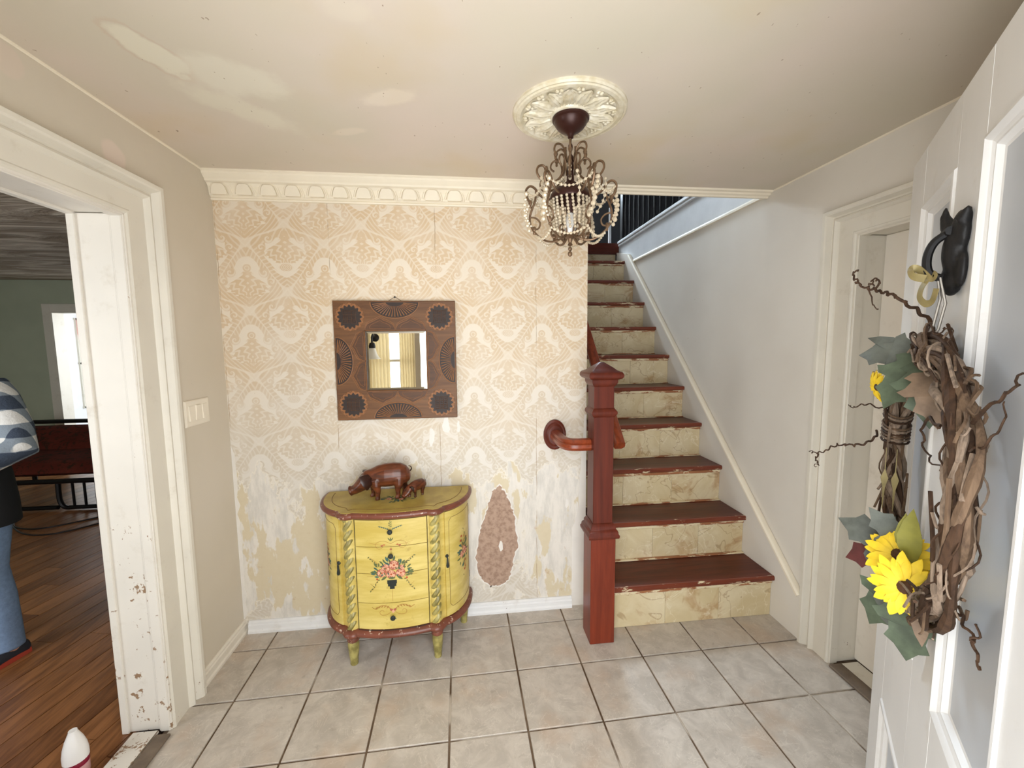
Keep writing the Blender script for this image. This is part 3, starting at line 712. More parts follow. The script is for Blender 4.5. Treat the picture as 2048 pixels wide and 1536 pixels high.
# sloping wall handrail
hr = thing('wall_handrail', (1.99, .3, 1.0), 'cherry handrail sloping up behind the newel post', 'handrail')
hx = 1.99; a0 = Vector((hx, -.225, 1.0)); dirv = Vector((0, RUN, RISE * 1.03)).normalized()
m = MB(); m.sweep(RP, [a0, a0 + dirv * 1.2, a0 + dirv * 2.9]); obj('rail', m, MT['rail'], hr, angle=28)
for s_ in (.10, 1.1, 2.2):
    p = a0 + dirv * s_; m = MB(); tgt = (1.925, -.205, p.z - .08) if s_ < .5 else (1.884, p.y, p.z - .08)
    m.tube(bez(p - Vector((0, 0, .022)), p - Vector((0, 0, .06)), Vector(tgt) + Vector((.04, 0, 0)), tgt, 8), .008, 8); obj('bracket', m, plain('black_iron', (30, 26, 24), .4, .1, metal=.6) if s_ < .5 else bpy.data.materials['black_iron'], hr)

# ------------------------------------------------------------------ light switch on the left wall
SWM = plain('ivory_switch_plastic', (226, 217, 200), .35, .02)
sw_ = thing('light_switch', (0, -.246, 1.236), 'ivory triple rocker light switch on the left wall', 'light switch')
m = MB(); m.loft([[(d, -.246 + sy * (.084 - i), 1.236 + sz * (.058 - i)) for sy, sz in ((-1, -1), (1, -1), (1, 1), (-1, 1))] for d, i in ((.0005, 0), (.005, .001), (.0075, .006))]); obj('cover_plate', m, SWM, sw_, smooth=False)
for k in (-1, 0, 1):
    yc = -.246 + k * .0465; m = MB(); m.loft([[(.007, yc + sy * .0165, 1.236 + sz * .034) for sy, sz in ((-1, -1), (1, -1), (1, 1), (-1, 1))], [(.0135 if sz * (1 if k else -1) < 0 else .0095, yc + sy * .0155, 1.236 + sz * .0325) for sy, sz in ((-1, -1), (1, -1), (1, 1), (-1, 1))]]); obj('rocker', m, SWM, sw_, smooth=False)

# ------------------------------------------------------------------ carved mirror
mc = Vector((.8525, 0, 1.447))
mr = thing('wall_mirror', (mc.x, -.002, mc.z), 'square mirror in a carved dark wooden frame on the damask wall', 'mirror')
FR1 = wood('carved_brown_wood', (84, 54, 32), (120, 82, 50), 'x', 1.2, .5, .35); FR2 = plain('dark_stained_carving', (46, 34, 29), .55, .2, 40); FR3 = plain('tan_carved_line', (146, 98, 60), .5, .15, 40)
FR4 = wood('mid_brown_carved_wood', (68, 44, 28), (94, 62, 40), 'x', 1.5, .5, .35)
ho, hi, yf_ = .308, .1535, -.024
m = MB()
out_ = [(-ho, -ho), (ho, -ho), (ho, ho), (-ho, ho)]; inn = [(-hi, -hi), (hi, -hi), (hi, hi), (-hi, hi)]
def MP(a, b, d): return (mc.x + a, -.004 - d, mc.z + b)
rings = [[MP(*p, 0) for p in out_], [MP(*p, .018) for p in out_], [MP(p[0] * .992, p[1] * .992, .02) for p in out_], [MP(p[0] * 1.03, p[1] * 1.03, .02) for p in inn], [MP(*p, .016) for p in inn], [MP(*p, .004) for p in inn]]
m.loft(rings, cap=False); m.loft([[MP(*p, 0) for p in out_], [MP(*p, .003) for p in out_]])
obj('frame', m, FR1, mr, smooth=False)
_t = NT('mirror_glass'); _t.bump(_t.noise(5, 2), .012, .01); MIR = _t.out((240, 242, 240), .01, .5, 1.0)
m = MB(); gi = hi - .012
m.add([MP(-hi, -hi, .010), MP(hi, -hi, .010), MP(hi, hi, .010), MP(-hi, hi, .010), MP(-gi, -gi, .0125), MP(gi, -gi, .0125), MP(gi, gi, .0125), MP(-gi, gi, .0125)], [(4, 5, 6, 7), (0, 1, 5, 4), (1, 2, 6, 5), (2, 3, 7, 6), (3, 0, 4, 7)])
obj('mirror_glass', m, MIR, mr, 'bevelled mirror glass', smooth=False)
def disc(m, cx, cz, f, d0, d1, n=48, mi=0):
    poly = [(cx + f(2 * PI * k / n)[0], cz + f(2 * PI * k / n)[1]) for k in range(n)]
    m.prism(poly, lambda a, b, h: MP(a, b, h), d0, d1, mi)
for sx in (-1, 1):
    for sz in (-1, 1):
        cx, cz = sx * .226, sz * .226; m = MB()
        disc(m, cx, cz, lambda t: ((.068 + .004 * math.cos(16 * t)) * math.cos(t), (.068 + .004 * math.cos(16 * t)) * math.sin(t)), .019, .0212, 96, 1)
        disc(m, cx, cz, lambda t: ((.050 + .013 * (1 - 2 * abs(((16 * t / (2 * PI) + .5) % 1) - .5))) * math.cos(t), (.050 + .013 * (1 - 2 * abs(((16 * t / (2 * PI) + .5) % 1) - .5))) * math.sin(t)), .021, .0225, 128, 0)
        for k in range(16):
            a = 2 * PI * (k + .5) / 16; m.tube([MP(cx + .064 * math.cos(a) + .007 * math.cos(q), cz + .064 * math.sin(a) + .007 * math.sin(q), .022) for q in [2 * PI * j / 10 for j in range(10)]], .0013, 5, loop=True, m=1)
        m.cur = 2; s4 = .033
        m.tube([MP(cx + a, cz + b, .0225) for a, b in ((-s4, -s4), (0, -s4 * .9), (s4, -s4), (s4 * .9, 0), (s4, s4), (0, s4 * .9), (-s4, s4), (-s4 * .9, 0))], .0016, 5, loop=True)
        for q in (-.011, .011):
            m.tube([MP(cx + q, cz - s4, .0225), MP(cx + q, cz + s4, .0225)], .0014, 5); m.tube([MP(cx - s4, cz + q, .0225), MP(cx + s4, cz + q, .0225)], .0014, 5)
        for q in range(3):
            for w_ in range(3):
                for e in range(2): m.tube([MP(cx - .020 + q * .021 - .006, cz - .021 + w_ * .021 + e * .006 - .002, .0225), MP(cx - .020 + q * .021 + .005, cz - .021 + w_ * .021 + e * .006 - .002, .0225)], .0011, 4)
        m.cur = 0
        obj('corner_roundel', m, [FR2, FR3, FR4], mr, 'dark sun shaped carving in the corner', smooth=False)
for ang in range(4):
    R2 = Matrix.Rotation(ang * PI / 2, 2); m = MB()
    def MR(a, b, d): v = R2 @ Vector((a, b)); return MP(v.x, v.y, d)
    half = [(.120 * math.cos(PI + PI * k / 24), .300 + .078 * math.sin(PI + PI * k / 24)) for k in range(25)]
    m.prism(half, lambda a, b, h: MR(a, b, h), .019, .0205, 0)
    m.tube([MR(a * 1.02, (b - .3) * 1.03 + .3, .0205) for a, b in half], .0022, 5, m=1)
    for k in range(1, 22):
        a = PI + PI * k / 22; m.tube([MR(.045 * math.cos(a), .300 + .02 * math.sin(a), .0205), MR(.113 * math.cos(a), .300 + .073 * math.sin(a), .0215)], [.0012, .0026], 5, m=1)
    obj('fan_carving', m, [FR2, FR3], mr, 'dark half round fan carving on the frame', smooth=False)
    for s2 in (-1, 1):
        m = MB(); pet = [(s2 * a, b) for a, b in ((.004, .158), (.150, .158), (.152, .170), (.140, .190), (.115, .202), (.092, .214), (.076, .222), (.060, .210), (.036, .200), (.014, .188), (.004, .172))]
        m.prism(pet, lambda a, b, h: MR(a, b, h), .0192, .0208, 0)
        m.tube([MR(a, b, .021) for a, b in pet], .0014, 5, loop=True, m=1)
        m.tube([MR(s2 * .077 + (a - s2 * .077) * .72, .180 + (b - .180) * .66, .0212) for a, b in pet], .001, 5, loop=True, m=1)
        m.tube([MR(a, b + .009, .020) for a, b in pet[2:]], .0012, 5, m=1)
        obj('petal_carving', m, [FR4, FR3], mr, smooth=False)
m = MB(); m.tube([(mc.x - .045, -.010, mc.z + .300), (mc.x, -.008, mc.z + .330), (mc.x + .045, -.010, mc.z + .300)], .0011, 5); obj('hanging_wire', m, bpy.data.materials['black_iron'], mr)
m = MB(); m.lathe([(.0015, 0), (.0015, .010), (.0045, .011), (.0035, .0135), (0, .014)], (mc.x, 0, mc.z + .328), 10, mat=Matrix.Rotation(PI / 2, 3, 'X')); obj('nail', m, bpy.data.materials['black_iron'], mr)

# ------------------------------------------------------------------ ceiling medallion
MC = Vector((1.598, -.695, H))
md = thing('ceiling_medallion', MC, 'round yellowed plaster medallion with acanthus leaves on the ceiling', 'ceiling medallion')
MED = NT('yellowed_plaster'); MEDM = MED.out(MED.mix(MED.ss(MED.noise(30, 4), .35, .7), (226, 218, 198), (206, 194, 164)), .32, .5)
m = MB(); m.lathe([(.203, 0), (.203, -.008), (.198, -.013), (.192, -.012), (.188, -.016), (.176, -.017), (.170, -.012), (.165, -.009), (.070, -.011), (.066, -.017), (.060, -.019), (.052, -.017), (.02, -.015), (0, -.015)], MC, 64); obj('disc', m, MEDM, md, angle=25)
for k in range(14):
    A = 2 * PI * k / 14; m = MB()
    nr, nc = 13, 11; V = []; F = []
    for i in range(nr):
        s_ = i / (nr - 1); r = .068 + .096 * s_
        wd = .034 * math.sin(PI * min(1, .12 + s_ * .86)) ** .7 * (.75 + .25 * abs(math.sin(s_ * PI * 4.5)))
        for j in range(nc):
            q = -1 + 2 * j / (nc - 1)
            hgt = .0105 + .009 * math.sin(PI * min(1, s_ * 1.05)) * (1 - q * q) + .0042 * math.cos(q * PI * 4 + s_ * 2) * (1 - s_ * .5) + (.007 * max(0, s_ - .7) / .3)
            a = A + wd * q / r
            V.append((MC.x + r * math.cos(a), MC.y + r * math.sin(a), MC.z - hgt))
    for i in range(nr - 1):
        for j in range(nc - 1): F.append((i * nc + j, i * nc + j + 1, (i + 1) * nc + j + 1, (i + 1) * nc + j))
    m.add(V, F); obj('acanthus_leaf', m, MEDM, md, fixn=False, angle=60)
    B = A + PI / 14
    for r, rr in ((.156, .0075), (.143, .006), (.162, .0045)):
        for e in (-1, 1):
            m = MB(); m.ball((MC.x + r * math.cos(B + e * .045 * (r > .15)), MC.y + r * math.sin(B + e * .045 * (r > .15)), MC.z - .012), (rr, rr, rr * .8), 8, 5)
            if r > .15 or e > 0: obj('berry', m, MEDM, md)
# ------------------------------------------------------------------ chandelier
CC = Vector((1.605, -.69, 0.0))
BRZ = plain('dark_bronze', (58, 30, 24), .35, .15, metal=.3)
GLD = plain('aged_gilt_wire', (112, 88, 66), .4, .25, 60, metal=.5)
_t = NT('clear_crystal'); _t.b.inputs['Transmission Weight'].default_value = .4; _t.b.inputs['IOR'].default_value = 1.5; CRY = _t.out((244, 226, 196), .05, .8)
ch = thing('chandelier', (CC.x, CC.y, H - .015), 'small gilt scroll chandelier with crystal beads hanging from the medallion', 'chandelier')
m = MB(); m.lathe([(.0, H - .014), (.062, H - .015), (.067, H - .020), (.066, H - .026), (.060, H - .030), (.058, H - .038), (.048, H - .052), (.032, H - .064), (.016, H - .072), (.011, H - .078), (.010, H - .086), (.004, H - .09)], (CC.x, CC.y, 0), 28); obj('canopy', m, BRZ, ch)
for k in range(4):
    m = MB(); z = H - .098 - k * .020; e = k % 2
    m.tube([(CC.x + (.0065 * math.cos(q) if e else 0), CC.y + (0 if e else .0065 * math.cos(q)), z + .014 * math.sin(q)) for q in [2 * PI * j / 12 for j in range(12)]], .0022, 6, loop=True); obj('chain_link', m, BRZ, ch)
m = MB(); m.tube([(CC.x + .003, CC.y, H - .08), (CC.x - .003, CC.y + .003, H - .17)], .0025, 6); obj('cable', m, BRZ, ch)
m = MB(); m.lathe([(.004, 2.215), (.010, 2.205), (.012, 2.15), (.014, 2.12), (.030, 2.105), (.062, 2.088), (.074, 2.070), (.076, 2.060), (.074, 2.052), (.06, 2.058), (.02, 2.075), (.016, 2.02), (.014, 2.005), (0, 2.004)], (CC.x, CC.y, 0), 24); obj('crown_cap', m, BRZ, ch)
m = MB(); m.lathe([(.011, 2.012), (.014, 1.995), (.022, 1.965), (.022, 1.95), (.014, 1.925), (.004, 1.905), (0, 1.90)], (CC.x, CC.y, 0), 14)
_t = NT('frosted_bulb_glass'); BULB = _t.out((232, 230, 226), .15, .6); obj('bulb', m, BULB, ch, 'unlit candle bulb')
m = MB(); m.tube([(CC.x, CC.y, 2.235), (CC.x, CC.y, 2.10)], .004, 8); obj('stem', m, GLD, ch)
def rz(a, pts): return [(CC.x + r * math.cos(a), CC.y + r * math.sin(a), z) for r, z in pts]
def s2(P, n=5): return [(p.x, p.y) for p in spline([(r, z, 0) for r, z in P], n)]
UP = s2([(.020, 2.235), (.024, 2.19), (.030, 2.15), (.052, 2.118), (.088, 2.105), (.118, 2.112), (.134, 2.132), (.130, 2.152), (.112, 2.160), (.098, 2.150)])
UP2 = s2([(.014, 2.19), (.022, 2.222), (.038, 2.242), (.058, 2.240), (.066, 2.222), (.060, 2.206)])
UP3 = s2([(.030, 2.15), (.034, 2.178), (.050, 2.196), (.068, 2.188), (.072, 2.170), (.060, 2.158)])
LOW = s2([(.070, 2.062), (.088, 2.062), (.112, 2.078), (.132, 2.104), (.150, 2.112), (.164, 2.098), (.160, 2.072), (.148, 2.052)])
LOW2 = s2([(.126, 2.098), (.130, 2.06), (.142, 2.028), (.150, 2.000), (.146, 1.968), (.124, 1.935), (.090, 1.912), (.060, 1.908), (.036, 1.916), (.022, 1.93)])
LOW3 = s2([(.022, 1.93), (.030, 1.952), (.052, 1.958), (.070, 1.944), (.066, 1.926), (.050, 1.924)])
LOW4 = s2([(.150, 2.000), (.128, 1.996), (.112, 1.978), (.118, 1.958), (.134, 1.956)])
random.seed(21)
for k in range(6):
    a = 2 * PI * k / 6 + .25
    m = MB(); m.tube(rz(a, UP), .0042, 6); arm = obj('upper_scroll', m, GLD, ch)
    m = MB(); m.tube(rz(a, UP2), .0036, 6); m.tube(rz(a + .5, UP3), .0034, 6); obj('crown_scroll', m, GLD, ch)
    m = MB(); m.tube(rz(a + .52, LOW), .0044, 6); obj('side_scroll', m, GLD, ch)
    m = MB(); m.tube(rz(a + .52, LOW2), .0042, 6); m.tube(rz(a + .52, LOW3), .0034, 6); m.tube(rz(a + .52, LOW4), .0032, 6); obj('lower_scroll', m, GLD, ch)
    for (r, z), aa in ((UP[-1], a), (UP2[-1], a), (LOW[-1], a + .52), (LOW4[-1], a + .52), (LOW3[-1], a + .52)):
        p = rz(aa, [(r, z)])[0]; m = MB(); m.ball(p, (.008, .008, .011), 6, 4); m.ball((p[0], p[1], p[2] - .014), (.005, .005, .007), 6, 4); obj('tip_bead', m, GLD, ch)
    def garland(fn, n, r):
        m = MB(); P = [fn(j / (n - 1)) for j in range(n)]; m.tube(P, .0012, 4)
        for p in P: m.ball(p, r * random.uniform(.85, 1.2), 6, 4)
        obj('crystal_garland', m, CRY, ch, 'string of clear crystal beads')
    def seg(p0, p1, sag, bulge=0.0, ang=0.0):
        p0, p1 = Vector(p0), Vector(p1)
        return lambda t: p0.lerp(p1, t) + Vector((bulge * math.sin(PI * t) * math.cos(ang), bulge * math.sin(PI * t) * math.sin(ang), -sag * math.sin(PI * t)))
    b_ = a + .52
    garland(seg(rz(a, [UP[-1]])[0], rz(a, [(.030, 2.128)])[0], .030), 11, .0058)
    garland(seg(rz(b_, [LOW[-1]])[0], rz(b_, [(.146, 1.968)])[0], 0, .018, b_), 9, .0064)
    garland(seg(rz(b_, [(.124, 1.93)])[0], rz(b_ + 1.05, [(.124, 1.93)])[0], .022), 12, .0052)
    garland(seg(rz(b_, [(.160, 2.09)])[0], rz(b_ + 1.05, [(.160, 2.09)])[0], .034), 13, .0050)
    garland(seg(rz(b_ + .1, [(.162, 2.08)])[0], rz(b_ - .08, [(.155, 1.955)])[0], 0, .012, b_), 8, .0080)
    garland(seg(rz(a + .2, [(.13, 2.105)])[0], rz(a + .3, [(.10, 2.0)])[0], 0, .012, b_), 7, .0062)
for k in range(22):
    a = 2 * PI * k / 22; m = MB()
    for j in range(10):
        r = .070 - .0010 * j * (1 if j > 5 else 0); z = 2.050 - j * .0118
        m.ball((CC.x + r * math.cos(a + .02 * j), CC.y + r * math.sin(a + .02 * j), z), (.0056, .0056, .0062), 6, 4)
    obj('crystal_strand', m, CRY, ch)
m = MB(); m.lathe([(.006, 1.935), (.024, 1.930), (.026, 1.922), (.010, 1.914), (.006, 1.90), (.010, 1.892), (.0, 1.886)], (CC.x, CC.y, 0), 12); obj('bottom_finial', m, GLD, ch)
m = MB(); m.ball((CC.x, CC.y, 1.878), .008, 8, 6); m.tube([(CC.x, CC.y, 1.89), (CC.x, CC.y, 1.86)], .001, 4); m.ball((CC.x, CC.y, 1.860), (.009, .009, .010), 8, 6); obj('drop_bead', m, GLD, ch)

# ------------------------------------------------------------------ painted demilune cabinet
KX, KY = .848, -.030
YEL = NT('antique_yellow_paint'); v_ = YEL.vec((1.2, 1, .25))
c_ = YEL.mix(YEL.ss(YEL.noise(9, 5, .6, vec=YEL.vec((.35, 1, 2.2))), .3, .75), (186, 162, 78), (212, 192, 116))
c_ = YEL.mix(YEL.mul(YEL.ss(YEL.noise(20, 5, .7), .58, .74), .45), c_, (150, 122, 50)); YELM = YEL.out(c_, .38, .45)
OLV = NT('olive_antique_glaze'); OLVM = OLV.out(OLV.mix(OLV.ss(OLV.noise(26, 4), .35, .65), (120, 110, 58), (168, 156, 94)), .35, .5)
BRN = NT('worn_red_brown_edge'); BRNM = BRN.out(BRN.mix(BRN.ss(BRN.noise(48, 4, .7), .62, .66), BRN.vary((112, 62, 46), .25, BRN.noise(15, 3)), (206, 188, 168)), .35, .5)
TOPM = NT('olive_yellow_top_paint'); TOPMM = TOPM.out(TOPM.mix(TOPM.ss(TOPM.noise(10, 5), .3, .7), (158, 134, 62), (184, 162, 84)), .4, .45)
INK = plain('dark_green_black_paint', (34, 40, 36), .45, .1)
cab = thing('demilune_cabinet', (KX, KY, 0), 'yellow painted half round cabinet with floral bouquets and rope columns', 'cabinet')
def dfront(x): return -.312 + .024 * (x / .17) ** 2
def half_out():
    door = bez((.352, -.002, 0), (.365, -.115, 0), (.318, -.225, 0), (.232, -.262, 0), 14)
    col_ = [(.226, -.277), (.214, -.294), (.197, -.300), (.182, -.296), (.173, -.289)]
    arc = [(x, dfront(x)) for x in (.15, .12, .09, .06, .03)]
    return [(p.x, p.y) for p in door] + col_ + arc
ho_ = half_out(); OUT = ho_ + [(0, dfront(0))] + [(-a, b) for a, b in reversed(ho_)]
def offs(poly, d):
    n = len(poly); o = []
    for i in range(n):
        a = Vector(poly[max(i - 1, 0)]); b = Vector(poly[min(i + 1, n - 1)]); t = (b - a).normalized(); nn = Vector((t.y, -t.x))
        p = Vector(poly[i])
        if nn.dot(Vector((p.x, p.y + .12))) < 0: nn = -nn
        q = p + nn * d; o.append((q.x, min(q.y, -.001) if 0 < i < n - 1 else -.001))
    return o
def cw(p, z): return (KX + p[0], KY + p[1], z)
def slab(m, layers, mi=None): m.loft([[cw(p, z) for p in offs(OUT, d)] for d, z in layers], m=mi)
m = MB(); slab(m, [(-.006, .176), (-.006, .730)]); obj('body', m, YELM, cab, angle=40)
m = MB(); slab(m, [(.004, .728), (.016, .732), (.024, .740), (.027, .748), (.024, .756), (.014, .7605), (.010, .761)]); obj('top_edge', m, BRNM, cab, angle=50)
m = MB(); slab(m, [(.012, .7600), (.008, .7625)]); obj('top', m, TOPMM, cab)
m = MB(); q = offs(OUT, -.028); m.tube([cw(p, .7628) for p in q[1:-1]] , .0016, 4); obj('top_line', m, plain('brown_line_paint', (112, 84, 40), .5), cab)
m = MB(); slab(m, [(-.004, .146), (.012, .149), (.020, .157), (.022, .166), (.016, .174), (.006, .180), (.0, .183)]); obj('base_moulding', m, BRNM, cab, angle=50)
# drawers
Zs = [(.190, .3185), (.3215, .4635), (.4665, .5945), (.5975, .724)]
for z0, z1 in Zs:
    xs = [-.163 + .326 * k / 14 for k in range(15)]; m = MB()
    fr = [(x, dfront(x) - .0035) for x in xs]; bk = [(x, dfront(x) + .008) for x in reversed(xs)]
    m.loft([[cw(p, z0) for p in fr + bk], [cw(p, z1) for p in fr + bk]]); dr = obj('drawer', m, YELM, cab, angle=30)
    if abs(z0 - .3215) > .01:
        zk = (z0 + z1) / 2 + (.0 if z0 < .3 else .004 if z0 > .55 else .045); zk = {.190: .252, .4665: .556, .5975: .672}[z0]
        m = MB(); m.lathe([(.004, 0), (.005, .006), (.011, .010), (.012, .016), (.008, .020), (0, .021)], (KX, KY + dfront(0) - .004, zk), 14, mat=Matrix.Rotation(PI / 2, 3, 'X')); obj('knob', m, INK, dr)
m = MB()
xs = [-.164 + .328 * k / 12 for k in range(13)]
m.tube([(KX + x, KY + dfront(x) - .0042, .184) for x in xs], .0012, 4); m.tube([(KX + x, KY + dfront(x) - .0042, .727) for x in xs], .0012, 4)
for x in (-.166, .166): m.tube([(KX + x, KY + dfront(x) - .003, .184), (KX + x, KY + dfront(x) - .003, .727)], .0012, 4)
obj('ink_border', m, INK, cab)
# doors
DB = lambda t: bez((.352, -.002, 0), (.365, -.115, 0), (.318, -.225, 0), (.232, -.262, 0), 40)[int(round(t * 40))]
def dpt(s, t, off=0.0):
    p = DB(min(max(t, 0), 1)); a = DB(max(0, t - .05)); b = DB(min(1, t + .05)); d = (b - a).normalized(); nn = Vector((-d.y, d.x, 0))
    if nn.dot(Vector((p.x, p.y + .1, 0))) < 0: nn = -nn
    q = p + nn * off; return (s * q.x, q.y)
LNM = bpy.data.materials['brown_line_paint']
for s in (-1, 1):
    ts = [.10 + .85 * k / 14 for k in range(15)]; m = MB()
    fr = [dpt(s, t, .004) for t in ts]; bk = [dpt(s, t, -.008) for t in reversed(ts)]
    m.loft([[cw(p, .190) for p in fr + bk], [cw(p, .724) for p in fr + bk]]); dr = obj('door', m, YELM, cab, angle=30)
    m = MB(); A = [dpt(s, .20 + .63 * k / 10, .0045) for k in range(11)]
    m.tube([cw(p, .232) for p in A] + [cw(dpt(s, .88, .0045), .25), cw(dpt(s, .88, .0045), .672)] + [cw(p, .69) for p in reversed(A)] + [cw(dpt(s, .15, .0045), .672), cw(dpt(s, .15, .0045), .25)], .0011, 4, loop=True); obj('line_border', m, LNM, dr)
    p = dpt(s, .92, .005); m = MB(); m.ball(cw(p, .502), (.009, .006, .009), 10, 6); q = dpt(s, .92, .011)
    m.lathe([(.002, .500), (.004, .490), (.0045, .475), (.008, .455), (.006, .446), (0, .444)], cw(q, 0), 10); m.lathe([(.003, .512), (.0045, .506), (.003, .500)], cw(q, 0), 8); obj('drop_pull', m, INK, dr)
    for z in (.27, .64):
        p = dpt(s, .05, .003); m = MB(); m.tube([cw(p, z - .018), cw(p, z + .018)], .004, 8); obj('hinge', m, INK, dr)
# rope columns, plinths
for s in (-1, 1):
    m = MB(); rings = []
    for i in range(151):
        z = .186 + .540 * i / 150; n = 22; tw = -z * 140
        rings.append([cw((s * .199 + (.0185 + .0050 * math.cos(2 * (2 * PI * j / n) + tw)) * math.cos(2 * PI * j / n), -.279 + (.0185 + .0050 * math.cos(2 * (2 * PI * j / n) + tw)) * math.sin(2 * PI * j / n)), z) for j in range(n)])
    m.loft(rings); obj('rope_column', m, OLVM, cab, 'olive twisted rope column', angle=60)
for x, y, fr in ((-.199, -.275, 1), (.199, -.275, 1), (-.325, -.035, 0), (.325, -.035, 0)):
    m = MB(); m.lathe([(0, .0), (.017, .0), (.019, .006), (.0175, .014), (.021, .040), (.0255, .080), (.027, .105), (.023, .122), (.026, .128), (.026, .136), (.022, .148)], cw((x, y), 0), 18); lg = obj('leg', m, OLVM, cab, 'turned olive leg')
    m = MB(); m.lathe([(.024, .119), (.0285, .125), (.0285, .137), (.025, .147)], cw((x, y), 0), 18); obj('collar', m, BRNM, lg)
# painted flowers (flat paint lying on the curved fronts)
PINK = plain('rose_paint', (160, 88, 68), .5, .15, 90); PALE = plain('pale_rose_paint', (212, 160, 130), .5, .12, 90); GRN = plain('leaf_paint', (88, 98, 58), .5, .2, 80); TEAL = plain('teal_leaf_paint', (58, 92, 84), .5, .2, 80); SCR = plain('scroll_paint', (160, 118, 56), .5, .1); RED = plain('rust_paint', (170, 78, 44), .5, .1)
PM = [PINK, PALE, GRN, TEAL, SCR, RED, INK]
def paint(mapf, items, name, parent, label):
    m = MB(); lay = [0]
    def blob(cx, cz, rx, rz_, ang, mi, n=10, pt=0):
        lay[0] += 1; d = .0006 + .00001 * lay[0]; ca, sa = math.cos(ang), math.sin(ang); V = []
        for k in range(n):
            t = 2 * PI * k / n; x = rx * math.cos(t); z = rz_ * math.sin(t) * ((1 - abs(math.cos(t)) ** 3 * .8) if pt else 1)
            V.append(mapf(cx + x * ca - z * sa, cz + x * sa + z * ca, d))
        m.poly(V, mi)
    def line(P, w, mi):
        lay[0] += 1; d = .0005 + .00001 * lay[0]
        P = [Vector((a, b, 0)) for a, b in P]; S = spline(P, 5); V = []; F = []
        for i, p in enumerate(S):
            t = (S[min(i + 1, len(S) - 1)] - S[max(i - 1, 0)]).normalized(); nn = Vector((-t.y, t.x, 0))
            V += [mapf(p.x + nn.x * w, p.y + nn.y * w, d), mapf(p.x - nn.x * w, p.y - nn.y * w, d)]
        for i in range(len(S) - 1): F.append((2 * i, 2 * i + 1, 2 * i + 3, 2 * i + 2))
        m.add(V, F, mi)
    def rose(cx, cz, r):
        blob(cx, cz, r, r * .95, 0, 0)
        for k in range(6): a = k * PI / 3 + .3; blob(cx + r * .55 * math.cos(a), cz + r * .55 * math.sin(a), r * .5, r * .34, a + PI / 2, 1 if k % 2 else 0, 8)
        blob(cx, cz, r * .42, r * .4, 0, 1, 8); blob(cx + r * .05, cz, r * .22, r * .2, 0, 5, 7)
    items(blob, line, rose)
    return obj(name, m, PM, parent, label, smooth=False, fixn=False)
def mapd(x, z, d): return (KX + x, KY + dfront(x) - .0037 - d, z)
def bouquet(blob, line, rose):
    random.seed(4)
    for k in range(64):
        a = random.uniform(-.45, PI + .45); r = random.uniform(.035, .086)
        blob(r * math.cos(a) * 1.05, .478 + r * .85 * math.sin(a) - .01, .012, .0045, a + random.uniform(-.4, .4), random.choice((2, 2, 3)), 8, 1)
    line([(0, .53), (.001, .60)], .0008, 4); line([(0, .40), (0, .33)], .0007, 4)
    for s in (-1, 1):
        line([(s * .05, .50), (s * .085, .535), (s * .11, .545)], .0008, 4); line([(s * .045, .47), (s * .09, .455), (s * .115, .452)], .0006, 4)
        line([(s * .05, .45), (s * .075, .42), (s * .08, .40), (s * .105, .375)], .0008, 4); line([(s * .08, .40), (s * .10, .415)], .0006, 4)
        for k in range(6): blob(s * (.06 + .009 * k), .505 + .008 * k, .006, .0024, s * 1.0 + k, 2, 7, 1)
        for k in range(6): blob(s * (.06 + .008 * k), .435 - .011 * k, .006, .0022, k * .9, 2, 7, 1)
        blob(s * .068, .44, .005, .005, 0, 5, 7); blob(s * .078, .478, .005, .005, 0, 3, 7)
    for x, z, r in ((-.046, .470, .022), (-.004, .462, .023), (.040, .466, .023), (.010, .506, .025), (-.026, .494, .020), (.046, .492, .014)): rose(x, z, r)
    for k in range(16): blob(random.uniform(-.06, .06), random.uniform(.455, .515), .008, .003, random.uniform(0, 6), random.choice((2, 2, 3)), 8, 1)
    vs = [(-.028, .435), (-.026, .412), (-.018, .396), (0, .387), (.018, .396), (.026, .412), (.028, .435), (.010, .428), (0, .433), (-.010, .428)]
    for k in range(3): blob(-.036 + .036 * k, .444, .016, .006, (k - 1) * -.6, 2, 8, 1)
    line([(-.022, .425), (.022, .425)], .009, 6); line([(-.019, .412), (.019, .412)], .0085, 6); line([(-.011, .399), (.011, .399)], .009, 6)
def scroll_top(blob, line, rose):
    for s in (-1, 1):
        line([(0, .610), (s * .03, .624), (s * .062, .618), (s * .070, .600), (s * .054, .586), (s * .038, .594), (s * .046, .604)], .0008, 4)
        line([(0, .602), (s * .05, .606), (s * .10, .616)], .0006, 4); line([(0, .672), (s * .03, .690), (s * .055, .694)], .0008, 3)
        for k in range(5): blob(s * (.012 + .009 * k), .682 + .003 * k, .006, .0022, s * .9, 3, 7, 1)
        blob(s * .04, .602, .006, .004, .5, 0, 7); blob(s * .03, .606, .005, .003, 0, 5, 7)
    line([(0, .69), (0, .722)], .001, 2)
    for k in range(5): blob((-1) ** k * .005, .694 + .005 * k, .005, .002, 1.0 * (-1) ** k, 2, 7, 1)
    for k in (-1, 0, 1): blob(k * .007, .632, .010, .0026, PI / 2 - k * .6, 2, 7, 1)
    blob(0, .584, .006, .005, 0, 0, 7)
